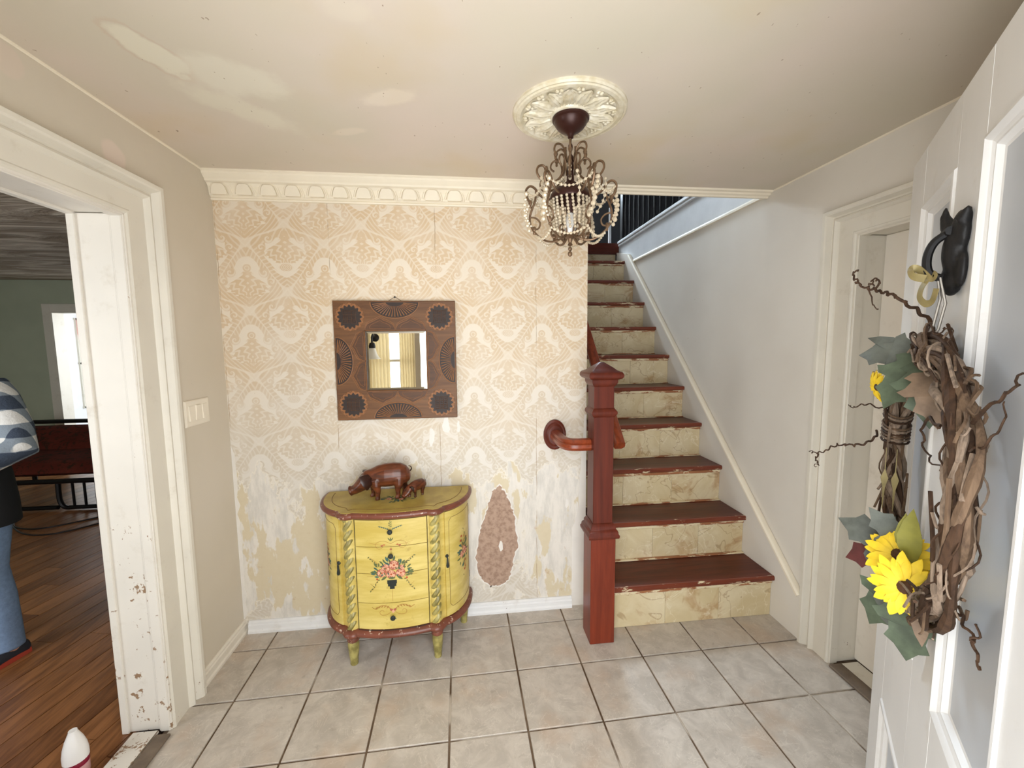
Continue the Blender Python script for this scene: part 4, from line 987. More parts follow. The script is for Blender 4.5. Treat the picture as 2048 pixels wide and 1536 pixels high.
def scroll_low(blob, line, rose):
    for s in (-1, 1):
        line([(s * .004, .282), (s * .03, .306), (s * .06, .306), (s * .078, .290), (s * .098, .300)], .0014, 4)
        line([(s * .01, .276), (s * .03, .262), (s * .055, .262), (s * .062, .276), (s * .050, .286), (s * .042, .278)], .0009, 4)
        for k in range(5): blob(s * (.024 + .013 * k), .300 + .004 * math.sin(k), .008, .003, s * -.8, 4, 7, 1)
        blob(s * .008, .286, .008, .006, s * .6, 0, 8)
    blob(0, .278, .006, .008, 0, 1, 8); blob(-.008, .243, .008, .003, .8, 3, 7, 1); blob(.008, .243, .008, .003, -.8, 3, 7, 1)
paint(mapd, bouquet, 'painted_bouquet', cab, 'painted bouquet of pink roses in a dark urn')
paint(mapd, scroll_top, 'painted_scroll', cab, 'fine painted scrolls and leaves')
paint(mapd, scroll_low, 'painted_scroll', cab, 'fine painted scrolls and leaves')
for s in (-1, 1):
    def mapdoor(x, z, d, s=s): return cw(dpt(s, .50 + x / .27, .0042 + d), z)
    def dbq(blob, line, rose):
        random.seed(9)
        for k in range(34):
            a = random.uniform(0, 2 * PI); r = random.uniform(.02, .075); blob(r * math.cos(a) * .6, .475 + r * math.sin(a), .012, .005, a + random.uniform(-.5, .5), random.choice((2, 3, 3, 2, 4)), 8, 1)
        for k in range(8): blob(random.uniform(-.035, .035), .475 + random.choice((-1, 1)) * random.uniform(.05, .10), .0065, .006, 0, 5, 8)
        line([(0, .53), (-.01, .57), (.005, .60)], .001, 2); line([(0, .42), (.008, .37), (0, .34)], .001, 2)
        rose(-.016, .472, .018); rose(.018, .468, .018); rose(.0, .492, .014)
    paint(mapdoor, dbq, 'painted_spray', cab, 'painted spray of roses on the curved door')
m_ = MB()
def mapt(x, z, d): return (KX + x, KY + z, .7627 + d)
def topbq(blob, line, rose):
    random.seed(2)
    for k in range(46):
        a = random.uniform(0, 2 * PI); r = random.uniform(.0, .085); blob(.01 + r * math.cos(a), -.15 + r * .55 * math.sin(a), .013, .005, random.uniform(0, 6), random.choice((2, 3, 2)), 8, 1)
    for x, z in ((-.03, -.15), (.03, -.16), (.05, -.13)): rose(x, z, .014)
paint(mapt, topbq, 'painted_garland', cab, 'dark painted leaf garland on the top')

# ------------------------------------------------------------------ carved pigs on the cabinet
PIG = NT('polished_brown_wood'); g_ = PIG.noise(16, 5, .6, vec=PIG.vec((.35, 1, 1.4)), dist=1.5)
PIGM = PIG.out(PIG.mix(PIG.ss(g_, .3, .7), (58, 28, 17), (112, 58, 32)), .3, .45); DARKW = plain('dark_polished_wood', (44, 22, 16), .3, .2, 30)
ZT = .7626
def pig(name, o, rot, k, label, head_drop=0.0):
    loc = Vector((o[0], o[1], ZT)); M = Matrix.Translation(loc) @ Matrix.Rotation(rot, 4, 'Z') @ Matrix.Diagonal((k, k, k, 1))
    root = thing(name, loc, label, 'figurine')
    b = MB()     # snout towards -x
    rows = [(-.146, .047, .023, .021), (-.140, .048, .025, .023), (-.125, .059, .032, .031), (-.105, .076, .040, .041), (-.085, .090, .044, .046), (-.060, .100, .038, .042), (-.030, .106, .044, .050), (.005, .108, .049, .056), (.045, .110, .049, .056), (.080, .110, .045, .052), (.105, .106, .036, .042), (.120, .102, .020, .024), (.124, .101, .006, .008)]
    b.loft([[(x, ry * math.cos(2 * PI * j / 18), z - head_drop * max(0, -x - .05) + rz_ * math.sin(2 * PI * j / 18)) for j in range(18)] for x, z, ry, rz_ in rows])
    b.lathe([(.014, -.004), (.024, 0), (.0245, .006), (.018, .010)], (-.148, 0, .045 - head_drop * .1), 14, mat=Matrix.Rotation(-PI / 2 - .25, 3, 'Y'))
    for x, y, dx in ((-.048, .026, -.006), (-.036, -.028, .010), (.082, .026, .012), (.070, -.028, -.006)):
        b.tube([(x, y * .8, .095), (x + dx * .3, y, .065), (x + dx, y * 1.02, .040), (x + dx * .8, y * 1.02, .018), (x + dx - .003, y * 1.02, .0045), (x + dx - .003, y * 1.02, .0)], [.027, .021, .013, .0105, .012, .0125], 12)
    b.xf(M); me = fuse(b, PIGM, loc, .0032 * k, 2, 'body'); obj('body', me, None, root)
    for s in (-1, 1):
        e = MB(); P = [(-.092, s * .026, .122), (-.084, s * .044, .124), (-.072, s * .053, .106), (-.066, s * .056, .082), (-.070, s * .053, .058)]
        e.tube([Vector(p) for p in P], [.010, .022, .029, .023, .004], 10, sx=.17, up=(1, 0, 0)); e.xf(M); obj('ear', e, DARKW, root)
        e = MB(); e.ball((-.106, s * .0225, .086 - head_drop * .05), .0036, 8, 6); e.xf(M); obj('eye', e, DARKW, root)
    e = MB(); e.tube(spline([(.118, 0, .118), (.128, .004, .128), (.124, .008, .140), (.114, .004, .144)], 4), lambda i: .0035 - .00015 * i, 6); e.xf(M); obj('tail', e, DARKW, root)
    return root
pig('wooden_pig', (.790, -.150), .10, 1.06, 'large polished brown wooden pig figurine on the cabinet top')
pig('wooden_piglet', (.945, -.150), .75, .50, 'small wooden piglet figurine at the hind legs of the large pig', .1)
# ------------------------------------------------------------------ entrance door, swung open to the right
DP0 = Vector((2.529, -1.107, 0)); DU = Vector((-.659, -.752, 0)); DN = Vector((-.752, .659, 0))
def LD(d, h, z): return DP0 + DU * d + DN * h + Vector((0, 0, z))
def dbox(m, d0, d1, h0, h1, z0, z1, mi=None):
    return m.add([LD(d0, h0, z0), LD(d1, h0, z0), LD(d1, h1, z0), LD(d0, h1, z0), LD(d0, h0, z1), LD(d1, h0, z1), LD(d1, h1, z1), LD(d0, h1, z1)], [(0, 3, 2, 1), (4, 5, 6, 7), (0, 1, 5, 4), (1, 2, 6, 5), (2, 3, 7, 6), (3, 0, 4, 7)], mi)
DW = 1.068
dd = thing('door_2', LD(DW, -.02, 0), 'white panelled entrance door standing open at the right', 'door'); dd['kind'] = 'structure'
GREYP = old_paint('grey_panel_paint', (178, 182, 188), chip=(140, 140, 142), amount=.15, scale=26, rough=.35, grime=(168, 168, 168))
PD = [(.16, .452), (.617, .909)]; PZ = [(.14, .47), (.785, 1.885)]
for d0, d1 in ((0, .16), (.452, .617), (.909, DW)):
    m = MB(); dbox(m, d0, d1, -.042, 0, .01, 2.034); obj('stile', m, MT['doorpaint'], dd, bevel=.0015)
for d0, d1 in PD:
    for z0, z1 in ((.01, .14), (.47, .785), (1.885, 2.034)):
        m = MB(); dbox(m, d0, d1, -.042, -.0002, z0, z1); obj('rail', m, MT['doorpaint'], dd, bevel=.0008)
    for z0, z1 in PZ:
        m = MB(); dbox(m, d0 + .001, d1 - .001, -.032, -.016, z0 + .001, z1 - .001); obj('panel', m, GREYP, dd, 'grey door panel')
        m = MB(); rings = []
        for i, h in ((0, -.001), (.004, .004), (.010, .005), (.015, .001), (.018, -.003), (.024, -.006), (.028, -.006), (.034, -.0145), (.040, -.0162)):
            rings.append([LD(d0 + i, h, z0 + i), LD(d1 - i, h, z0 + i), LD(d1 - i, h, z1 - i), LD(d0 + i, h, z1 - i)])
        m.loft(rings, cap=False); obj('panel_moulding', m, MT['doorpaint'], dd, angle=25)
RN = Matrix(((DU.x, 0, DN.x), (DU.y, 0, DN.y), (0, 1, 0)))       # local x along the door, y up, z out of the face
m = MB(); m.lathe([(.034, 0), (.034, .004), (.026, .010), (.012, .014), (.011, .034), (.020, .040), (.030, .052), (.030, .062), (.022, .072), (0, .074)], LD(.062, .0, .85), 20, mat=RN); obj('door_knob', m, plain('blackened_brass', (36, 28, 24), .35, .2, metal=.7), dd, 'dark round door knob')
m = MB(); m.lathe([(.028, 0), (.028, .006), (.024, .012), (.0, .014)], LD(.062, .0, 1.0), 18, mat=RN); obj('deadbolt', m, bpy.data.materials['blackened_brass'], dd)
for z in (.25, 1.05, 1.85):
    m = MB(); m.tube([LD(DW + .006, -.036, z - .05), LD(DW + .006, -.036, z + .05)], .007, 10); obj('hinge', m, bpy.data.materials['blackened_brass'], dd)
# black cast knocker on the middle stile
IRON = plain('black_cast_iron', (24, 23, 24), .55, .2, 40, .3, 70, metal=.2)
kn = thing('door_knocker', LD(.535, 0, 1.62), 'black cast iron knocker with ring on the open entrance door', 'door knocker')
b = MB()
def eb(c, r, mi=None): b.ball(LD(*c), r, 12, 8, mat=RN)
eb((.555, .008, 1.735), (.034, .042, .014)); eb((.545, .012, 1.70), (.030, .050, .018)); eb((.535, .010, 1.650), (.034, .036, .016)); eb((.560, .006, 1.665), (.030, .040, .010))
b.tube([LD(.530, .012, 1.735), LD(.515, .018, 1.755), LD(.505, .022, 1.775), LD(.508, .022, 1.795)], [.016, .013, .008, .002], 8)
b.tube([LD(.575, .010, 1.755), LD(.592, .008, 1.772)], [.014, .004], 8)
me = fuse(b, IRON, LD(.535, 0, 1.62), .0035, 2, 'back_plate'); obj('back_plate', me, None, kn)
m = MB(); m.tube(spline([LD(.545, .020, 1.738), LD(.540, .040, 1.722), LD(.535, .048, 1.695), LD(.532, .044, 1.665), LD(.535, .026, 1.652), LD(.545, .016, 1.662)], 5), .0075, 8); obj('ring', m, IRON, kn)
m = MB(); m.tube([LD(.515, .022, 1.738), LD(.560, .022, 1.738)], .009, 8); obj('ring_pivot', m, IRON, kn)

# ------------------------------------------------------------------ vine wreath hanging on the knocker
random.seed(17)
VIN = [wood('grapevine_bark_%s' % n, a, c, 'z', 2, .75, .2, stretch=6) for n, a, c in (('brown', (66, 50, 38), (116, 94, 74)), ('grey', (92, 78, 66), (150, 130, 112)), ('dark', (40, 28, 20), (78, 56, 40)))]
wr = thing('vine_wreath', LD(.53, .03, .95), 'twisted grapevine wreath with yellow sunflowers hanging on the open entrance door', 'wreath')
WC, WZ, WR = .54, 1.25, .268
def ring_pt(th, ra, ph, wr_=WR): return LD(WC + (wr_ + ra * math.cos(ph)) * math.cos(th) * 1.02, .034 + ra * .62 * math.sin(ph), WZ + (wr_ + ra * math.cos(ph)) * math.sin(th) * .98)
for k in range(19):
    w = random.choice((3, 4, 5, -3, -4, 2)); ph = random.uniform(0, 6.28); ra = random.uniform(.008, .025); r0 = random.uniform(.0036, .0078); rr = WR + random.uniform(-.014, .014); p2 = random.uniform(0, 6.28)
    N = 84; pts = [ring_pt(2 * PI * i / N, ra * (1 + .25 * math.sin(5 * 2 * PI * i / N + p2)), w * 2 * PI * i / N + ph, rr + .008 * math.sin(3 * 2 * PI * i / N + p2)) for i in range(N)]
    m = MB(); m.tube(pts, lambda i, r0=r0: r0 * (1 + .25 * math.sin(i * .7) + .15 * math.sin(i * 2.3)), 7, loop=True); obj('vine', m, VIN[k % 3], wr)
for k in range(80):
    th = random.uniform(0, 6.28); ph = random.uniform(0, 6.28); p = ring_pt(th, .034, ph); q = ring_pt(th + random.uniform(-.5, .5), random.uniform(.035, .075), ph + random.uniform(-.6, .6))
    if (q - DP0).dot(DN) < .008: q += DN * (.012 - (q - DP0).dot(DN))
    m = MB(); m.tube(spline([p, (p + q) / 2 + Vector((random.uniform(-.015, .015),) * 3), q], 4), random.uniform(.0016, .0034), 5); obj('twig', m, VIN[k % 3], wr)
for k in range(26):      # thin wild shoots wound loosely round the ring
    t0 = random.uniform(0, 6.28); ln = random.uniform(.5, 1.5); w = random.uniform(2.5, 6) * random.choice((-1, 1)); ph = random.uniform(0, 6.28); ra = random.uniform(.026, .040)
    P = []
    for i in range(26):
        p = ring_pt(t0 + ln * i / 25, ra * (1 + .3 * math.sin(i * .8 + ph)), ph + w * ln * i / 25); e = (p - DP0).dot(DN)
        P.append(p + DN * max(0, .008 - e))
    m = MB(); m.tube(P, random.uniform(.0014, .0032), 5); obj('thin_vine', m, VIN[(k * 2) % 3], wr)
for th in (2.75, 2.9, 3.0):      # bindings round the ring
    for e in range(3):
        m = MB(); m.tube([ring_pt(th + e * .035, .043, 2 * PI * i / 14) for i in range(14)], .0028, 5, loop=True); obj('binding', m, VIN[e], wr)
TW = VIN[2]
def tendril(P, r0=.0032, curl=0.0, nc=0, seed=1):
    random.seed(seed); S = spline([LD(*p) for p in P], 8); n = len(S)
    S = [p + Vector((math.sin(i * 1.1 + seed) * .003, math.cos(i * .9 + seed) * .003, math.sin(i * 1.3) * .003)) for i, p in enumerate(S)]
    m = MB(); m.tube(S, lambda i: r0 * (1 - .6 * i / n), 5)
    obj('tendril', m, TW, wr)
tendril([(.50, .045, 1.50), (.46, .02, 1.56), (.45, .046, 1.597), (.45, .072, 1.620), (.45, .090, 1.632), (.45, .107, 1.640), (.45, .125, 1.648), (.45, .143, 1.658), (.45, .150, 1.668), (.45, .157, 1.684), (.45, .150, 1.69)], .0042, seed=2)
tendril([(.45, .118, 1.645), (.45, .108, 1.660), (.45, .118, 1.668), (.45, .124, 1.658), (.45, .116, 1.655)], .0026, seed=3)
tendril([(.45, .125, 1.648), (.45, .118, 1.615), (.45, .108, 1.598)], .0018, seed=4)
tendril([(.28, .07, 1.29), (.33, .086, 1.274), (.33, .115, 1.256), (.33, .139, 1.254), (.33, .160, 1.250), (.33, .180, 1.232), (.33, .200, 1.222), (.33, .214, 1.226)], .003, seed=5)
tendril([(.33, .196, 1.222), (.33, .200, 1.205), (.33, .194, 1.195), (.33, .200, 1.186)], .0022, seed=6)
tendril([(.28, .06, 1.35), (.30, .10, 1.362), (.30, .125, 1.352), (.30, .135, 1.358)], .0022, seed=7)
tendril([(.80, .03, 1.40), (.85, .018, 1.443), (.88, .012, 1.465), (.92, .016, 1.49)], .003, seed=8)
tendril([(.82, .03, 1.36), (.87, .02, 1.40), (.86, .012, 1.44)], .0022, seed=12)
tendril([(.70, .03, 1.06), (.75, .022, 1.082), (.80, .018, 1.088), (.84, .014, 1.075), (.845, .012, 1.105)], .0034, seed=9)
tendril([(.84, .014, 1.075), (.855, .012, 1.055), (.86, .012, 1.045)], .0026, seed=10)
tendril([(.56, .05, 1.52), (.58, .045, 1.56), (.60, .04, 1.54), (.64, .03, 1.55), (.66, .03, 1.51)], .0022, seed=11)
tendril([(.74, .05, 1.38), (.66, .05, 1.385), (.60, .045, 1.345), (.63, .04, 1.31), (.74, .045, 1.31)], .003, seed=13)
# leaves
LG = [plain('sage_fabric_leaf', (72, 82, 64), .6, .35, 30, .3, 50), plain('grey_green_fabric_leaf', (84, 87, 80), .6, .35, 26, .3, 50), plain('olive_fabric_leaf', (122, 118, 44), .55, .2, 30, .2, 50), plain('brown_fabric_leaf', (112, 92, 74), .65, .3, 30, .3, 50), plain('wine_fabric_leaf', (84, 40, 38), .6, .3, 30)]
def leaf(c, fwd, nrm, L, mat, lobes=True, name='leaf'):
    c = LD(*c); f = (DU * fwd[0] + DN * fwd[1] + Vector((0, 0, fwd[2]))).normalized(); nn = DU * nrm[0] + DN * nrm[1] + Vector((0, 0, nrm[2])); nn = (nn - f * nn.dot(f)).normalized(); s = f.cross(nn)
    half = [(0, 0), (.10, -.06), (.30, -.10), (.42, .02), (.30, .12), (.40, .28), (.52, .34), (.40, .46), (.26, .46), (.24, .60), (.30, .74), (.16, .82), (0, 1.05)] if lobes else [(0, 0), (.10, .12), (.17, .34), (.18, .55), (.11, .82), (0, 1.05)]
    m = MB(); mid = []; V = []; F = []
    k = len(half)
    for a, b in half:
        z0 = .12 * math.sin(b * 3.0) - .10 * b * b
        V.append(c + f * b * L + nn * (z0 * L)); V.append(c + f * b * L + s * a * L + nn * ((z0 + .14 * a - .2 * a * a) * L)); V.append(c + f * b * L - s * a * L + nn * ((z0 + .14 * a - .2 * a * a) * L))
    for i in range(k - 1): F += [(3 * i, 3 * i + 1, 3 * i + 4, 3 * i + 3), (3 * i + 3, 3 * i + 5, 3 * i + 2, 3 * i)]
    V2 = [v - nn * .0012 for v in V]; n = len(V)
    m.add(V + V2, F + [tuple(reversed([q + n for q in fc])) for fc in F])
    return obj(name, m, mat, wr, fixn=False, angle=50)
CAMN = (.72, .35, .45)
leaf((.47, 0.036, 1.490), (-.25, 0.56, .05), CAMN, .105, LG[1]); leaf((.50, 0.040, 1.480), (.0, 0.34, -.6), CAMN, .11, LG[0]); leaf((.56, 0.029, 1.475), (.35, 0.08, -.75), CAMN, .12, LG[0]); leaf((.46, 0.050, 1.475), (-.5, 0.60, .35), CAMN, .09, LG[3], False)
leaf((.60, 0.036, 1.46), (.35, 0.00, -.7), CAMN, .10, LG[3]); leaf((.45, 0.043, 1.50), (-.2, 0.60, .3), CAMN, .085, LG[2 - 1], False)
leaf((.47, 0.036, 1.05), (-.1, 0.64, .25), CAMN, .12, LG[1]); leaf((.46, 0.043, 1.04), (-.1, 0.52, -.25), CAMN, .10, LG[4]); leaf((.50, 0.040, 1.08), (.1, 0.45, .5), CAMN, .09, LG[1]); leaf((.58, 0.040, 1.07), (.1, 0.08, 1.0), CAMN, .11, LG[2], False); leaf((.56, 0.043, 1.08), (.25, 0.15, .9), CAMN, .09, LG[2], False)
leaf((.50, 0.036, .985), (.05, 0.38, -.75), CAMN, .12, LG[0]); leaf((.58, 0.029, .990), (.2, 0.11, -.9), CAMN, .12, LG[0]); leaf((.53, 0.032, .975), (.05, 0.15, -1), CAMN, .10, LG[1]); leaf((.52, 0.022, .965), (.0, 0.04, -1), CAMN, .14, LG[3], False)
leaf((.63, 0.029, 1.02), (.3, 0.04, -.6), CAMN, .08, LG[3], False)
# sunflowers
YPET = plain('yellow_silk_petal', (232, 198, 44), .6, .1, 60); YPET.node_tree.nodes['Principled BSDF'].inputs['Subsurface Weight'].default_value = .0
SEED = plain('brown_flower_centre', (74, 46, 26), .8, .3, 90, .6, 120)
def sunflower(c, nrm, R, n, lay):
    C0 = LD(*c); nn = (DU * nrm[0] + DN * nrm[1] + Vector((0, 0, nrm[2]))).normalized(); a = nn.orthogonal().normalized(); bb = nn.cross(a)
    m = MB(); m.ball(C0 + nn * .004, (R * .24, R * .24, R * .24), 12, 8); fl = obj('sunflower', m, SEED, wr, 'yellow silk sunflower')
    for L_ in range(lay):
        for k in range(n):
            t = 2 * PI * (k + .5 * L_) / n + random.uniform(-.08, .08); d = a * math.cos(t) + bb * math.sin(t); s = nn.cross(d); RR = R * random.uniform(.9, 1.08) * (1 - .12 * L_)
            V = []; F = []
            prof = [(.15, .05), (.35, .11), (.6, .155), (.82, .12), (.95, .055), (1.02, .0)]
            for r, w in prof:
                up = nn * (RR * (.05 + .10 * L_ + .22 * math.sin(r * 2.2) - .25 * r * r)); V += [C0 + d * RR * r + s * RR * w + up, C0 + d * RR * r + up - nn * RR * .03, C0 + d * RR * r - s * RR * w + up]
            for i in range(len(prof) - 1): F += [(3 * i, 3 * i + 1, 3 * i + 4, 3 * i + 3), (3 * i + 1, 3 * i + 2, 3 * i + 5, 3 * i + 4)]
            q = len(V); V += [v - nn * .001 for v in V]; F += [tuple(reversed([x + q for x in fc])) for fc in F]
            p = MB(); p.add(V, F); obj('petal', p, YPET, fl, fixn=False, angle=60)
random.seed(8)
sunflower((.53, .050, 1.062), (.80, .35, .35), .064, 12, 2)
sunflower((.62, .052, 1.035), (.85, .30, .20), .064, 12, 2)
sunflower((.36, .080, 1.415), (.3, .80, -.25), .046, 13, 2)
# gold ribbon, hanging wire and dangling ornament
GRB = plain('gold_ribbon', (140, 126, 84), .45, .2, 40, metal=.2)
m = MB(); m.tube([LD(.535, .030, 1.652), LD(.535, .024, 1.61), LD(.533, .030, 1.56), LD(.532, .044, 1.512)], .0024, 6); m.tube([LD(.542, .028, 1.652), LD(.545, .018, 1.60), LD(.540, .024, 1.55), LD(.536, .040, 1.512)], .0024, 6); obj('hanging_wire', m, plain('grey_wire', (130, 124, 116), .35, .1, metal=.6), wr)
def ribbon(P, w, name):
    S = spline([LD(*p) for p in P], 6); m = MB(); rings = []
    for i, p in enumerate(S):
        t = (S[min(i + 1, len(S) - 1)] - S[max(i - 1, 0)]).normalized(); s = t.cross(DN + DU * .4).normalized(); o = t.cross(s).normalized() * .0006
        rings.append([p + s * w + o, p - s * w + o, p - s * w - o, p + s * w - o])
    m.loft(rings); return obj(name, m, GRB, wr, 'gold ribbon')
ribbon([(.535, .045, 1.655), (.530, .058, 1.672), (.528, .070, 1.674), (.530, .066, 1.660), (.535, .048, 1.652)], .008, 'ribbon_loop'); ribbon([(.535, .045, 1.655), (.545, .040, 1.650), (.555, .038, 1.655), (.548, .040, 1.660)], .006, 'ribbon_loop')
ribbon([(.535, .044, 1.652), (.533, .052, 1.635), (.534, .054, 1.615), (.540, .046, 1.602), (.548, .038, 1.606), (.552, .034, 1.63)], .007, 'ribbon_tail')
for d, hh in ((.350, .060), (.362, .042)):
    m = MB()
    for (z0, w0), (z1, w1) in (((1.262, .0008), (1.205, .0015)), ((1.205, .0015), (1.185, .012)), ((1.185, .012), (1.160, .004)), ((1.160, .004), (1.105, .0008))):
        w0 *= .62; w1 *= .62; V = [LD(d, hh - w0, z0), LD(d, hh + w0, z0), LD(d, hh + w1, z1), LD(d, hh - w1, z1)]; m.loft([V, [v + DU * .002 for v in V]])
    obj('gold_drop', m, GRB, wr, 'flat gold drop ornament', smooth=False)

# ------------------------------------------------------------------ wall lamp beside the entrance (seen in the mirror)
wl = thing('wall_lamp', (.345, YF, 1.42), 'wall lamp with white bell shade, seen in the mirror', 'lamp')
m = MB(); m.lathe([(.04, 0), (.04, .008), (.025, .014), (0, .016)], (.345, YF, 1.60), 16, mat=Matrix.Rotation(-PI / 2, 3, 'X')); m.tube(bez((.345, YF + .01, 1.60), (.345, YF + .12, 1.66), (.345, YF + .14, 1.62), (.345, YF + .14, 1.55), 10), .009, 8); obj('arm', m, BLK, wl)
m = MB(); m.lathe([(.0, 1.555), (.022, 1.55), (.030, 1.52), (.028, 1.50), (0, 1.498)], (.345, YF + .14, 0), 16); obj('holder', m, BLK, wl)
m = MB(); m.lathe([(.026, 1.505), (.034, 1.48), (.042, 1.45), (.060, 1.415), (.078, 1.40), (.075, 1.40), (.057, 1.418), (.039, 1.452), (.030, 1.482)], (.345, YF + .14, 0), 24, cap=False); obj('shade', m, plain('opal_glass', (236, 234, 226), .3, 0), wl)

# ------------------------------------------------------------------ things in the side room
cs = thing('trim_9', (-3.4, 3.5, 0), 'cream casing round the far doorway of the side room', 'door casing'); cs['kind'] = 'structure'
for x0, x1, z0, z1 in ((-3.93, -3.83, 0, 2.07), (-3.83, -3.0, 1.97, 2.07), (-3.0, -2.9, 0, 2.07)):
    m = MB(); m.box(x0, x1, 3.478, 3.4995, z0, z1); obj('casing_board', m, MT['casing'], cs, bevel=.006)
m = MB(); m.box(-3.832, -3.82, 3.48, 3.63, 0, 1.97); m.box(-3.01, -2.998, 3.48, 3.63, 0, 1.97); m.box(-3.82, -3.01, 3.48, 3.63, 1.958, 1.97); obj('jamb', m, MT['casing'], cs)
BMET = plain('black_bed_metal', (22, 20, 20), .35, .1, metal=.4)
COV = NT('dark_red_patterned_cover'); pt_ = COV.noise(14, 5, .7, dist=1.2); COVM = COV.out(COV.mix(COV.ss(pt_, .5, .62), COV.mix(COV.noise(4, 2), (66, 22, 16), (98, 44, 32)), (50, 32, 22)), .85, .1)
fu = thing('futon', (-2.6, 2.4, 0), 'black metal futon with dark red patterned cover in the side room', 'sofa')
def pillow_slab(m, P, th):
    """a soft slab through four corner points"""
    n = 9; V = []; F = []
    a, b, c, d = [Vector(p) for p in P]; nn = (b - a).cross(d - a).normalized()
    for sgn in (1, -1):
        for i in range(n):
            for j in range(n):
                u, v = i / (n - 1), j / (n - 1); p = a.lerp(b, u).lerp(d.lerp(c, u), v); e = min(1, 5 * min(u, 1 - u)) ** .5 * min(1, 5 * min(v, 1 - v)) ** .5
                V.append(p + nn * sgn * (.012 + th * e * (1 + .10 * math.sin(u * 17 + v * 5) * .6)))
    q = n * n
    for i in range(n - 1):
        for j in range(n - 1): F += [(i * n + j, i * n + j + 1, (i + 1) * n + j + 1, (i + 1) * n + j), (q + i * n + j, q + (i + 1) * n + j, q + (i + 1) * n + j + 1, q + i * n + j + 1)]
    rim = [i for i in range(n)] + [k * n + n - 1 for k in range(1, n)] + [(n - 1) * n + k for k in range(n - 2, -1, -1)] + [k * n for k in range(n - 2, 0, -1)]
    for i in range(len(rim)): a_, b_ = rim[i - 1], rim[i]; F.append((a_, b_, b_ + q, a_ + q))
    m.add(V, F)
m = MB(); pillow_slab(m, [(-3.7, 2.02, .36), (-1.75, 2.02, .36), (-1.75, 2.62, .42), (-3.7, 2.62, .42)], .06); obj('seat_cushion', m, COVM, fu)
m = MB(); pillow_slab(m, [(-3.7, 2.50, .44), (-1.75, 2.50, .44), (-1.75, 2.86, .66), (-3.7, 2.86, .66)], .05); obj('back_cushion', m, COVM, fu)
m = MB(); m.tube([(-3.75, 2.93, .70), (-1.7, 2.93, .70)], .024, 8); m.tube([(-3.75, 2.93, .62), (-1.7, 2.93, .62)], .018, 8); obj('back_rail', m, BMET, fu)
m = MB(); m.tube([(-3.75, 1.98, .285), (-1.7, 1.98, .285)], .024, 8); obj('front_rail', m, BMET, fu)
m = MB(); m.tube(spline([(-3.5, 1.99, .27), (-3.5, 1.99, .1), (-3.42, 1.99, .03), (-3.3, 1.99, .03)], 4) + [Vector((-2.64, 1.99, .03))], .02, 8); obj('foot', m, BMET, fu)
m = MB(); m.tube(spline([(-2.62, 1.99, .27), (-2.62, 1.99, .10), (-2.58, 1.99, .03), (-2.5, 1.99, .025)], 4) + [Vector((-1.8, 1.99, .025)), Vector((-1.75, 1.99, .06)), Vector((-1.75, 1.99, .27))], .02, 8); obj('foot', m, BMET, fu)
for x in (-2.50, -2.40, -2.30, -2.2, -2.1, -2.0, -1.9, -1.8): m = MB(); m.tube([(x, 1.99, .27), (x, 1.99, .03)], .011, 7); obj('bar', m, BMET, fu)
for x, y in ((-3.7, 2.93), (-1.75, 2.93)): m = MB(); m.tube([(x, y, .70), (x, y, 0)], .022, 8); obj('leg', m, BMET, fu)
m = MB(); m.tube([(-3.7, 2.93, .26), (-3.7, 1.98, .26)], .02, 8); m.tube([(-1.75, 2.93, .26), (-1.75, 1.98, .26)], .02, 8); obj('side_rail', m, BMET, fu)
P = [(-2.95, 1.90, .006), (-2.80, 1.73, .006), (-2.45, 1.47, .006), (-2.2, 1.43, .006), (-2.0, 1.60, .006), (-1.92, 1.80, .006), (-2.0, 1.90, .006), (-2.15, 1.72, .006), (-2.4, 1.56, .006), (-2.65, 1.62, .006), (-2.82, 1.80, .013)]
m = MB(); m.tube(spline(P, 8), .006, 6); single('power_cord', m, BLK, (-2.4, 1.6, 0), 'black cord looping across the boards in front of the futon', 'cord')
# back room window with striped valance
_s = NT('red_white_stripes'); st_ = _s.M('FRACT', _s.mul(_s.xyz()[2], 14.0)); STR = _s.out(_s.mix(_s.ss(st_, .48, .52), (196, 40, 56), (244, 240, 240)), .8, .1)
m = MB(); n = 26; V = []; F = []
for i in range(n + 1):
    y = 5.15 + .34 * i / n; x = -4.93 + .02 * math.sin(i * 1.2)
    V += [(x, y, 1.98), (x + .004, y, 1.74)]
for i in range(n): F.append((2 * i, 2 * i + 1, 2 * i + 3, 2 * i + 2))
q = len(V); V += [(a + .004, b, c) for a, b, c in V]; F += [tuple(reversed([x + q for x in f])) for f in F]
m.add(V, F); single('window_valance', m, STR, (-4.93, 5.3, 1.74), 'red and white striped valance in the far bright room', 'curtain')
mw = MB()
for y in (5.17, 5.33, 5.48): mw.box(-4.995, -4.97, y - .012, y + .012, .55, 2.0)
for z in (.56, 1.28, 1.99): mw.box(-4.995, -4.97, 5.15, 5.49, z - .012, z + .012)
w3 = struct('window_3', mw, MT['casing'], 'bright window of the far white room', 'window')
mw = MB(); mw.box(-4.999, -4.985, 5.17, 5.48, .56, 1.99)
_e = NT('daylit_pane'); _e.b.inputs['Emission Color'].default_value = (1, 1, 1, 1); _e.b.inputs['Emission Strength'].default_value = 3.0; obj('lit_pane', mw, _e.out((240, 244, 250), .2), w3, 'bright daylit pane')

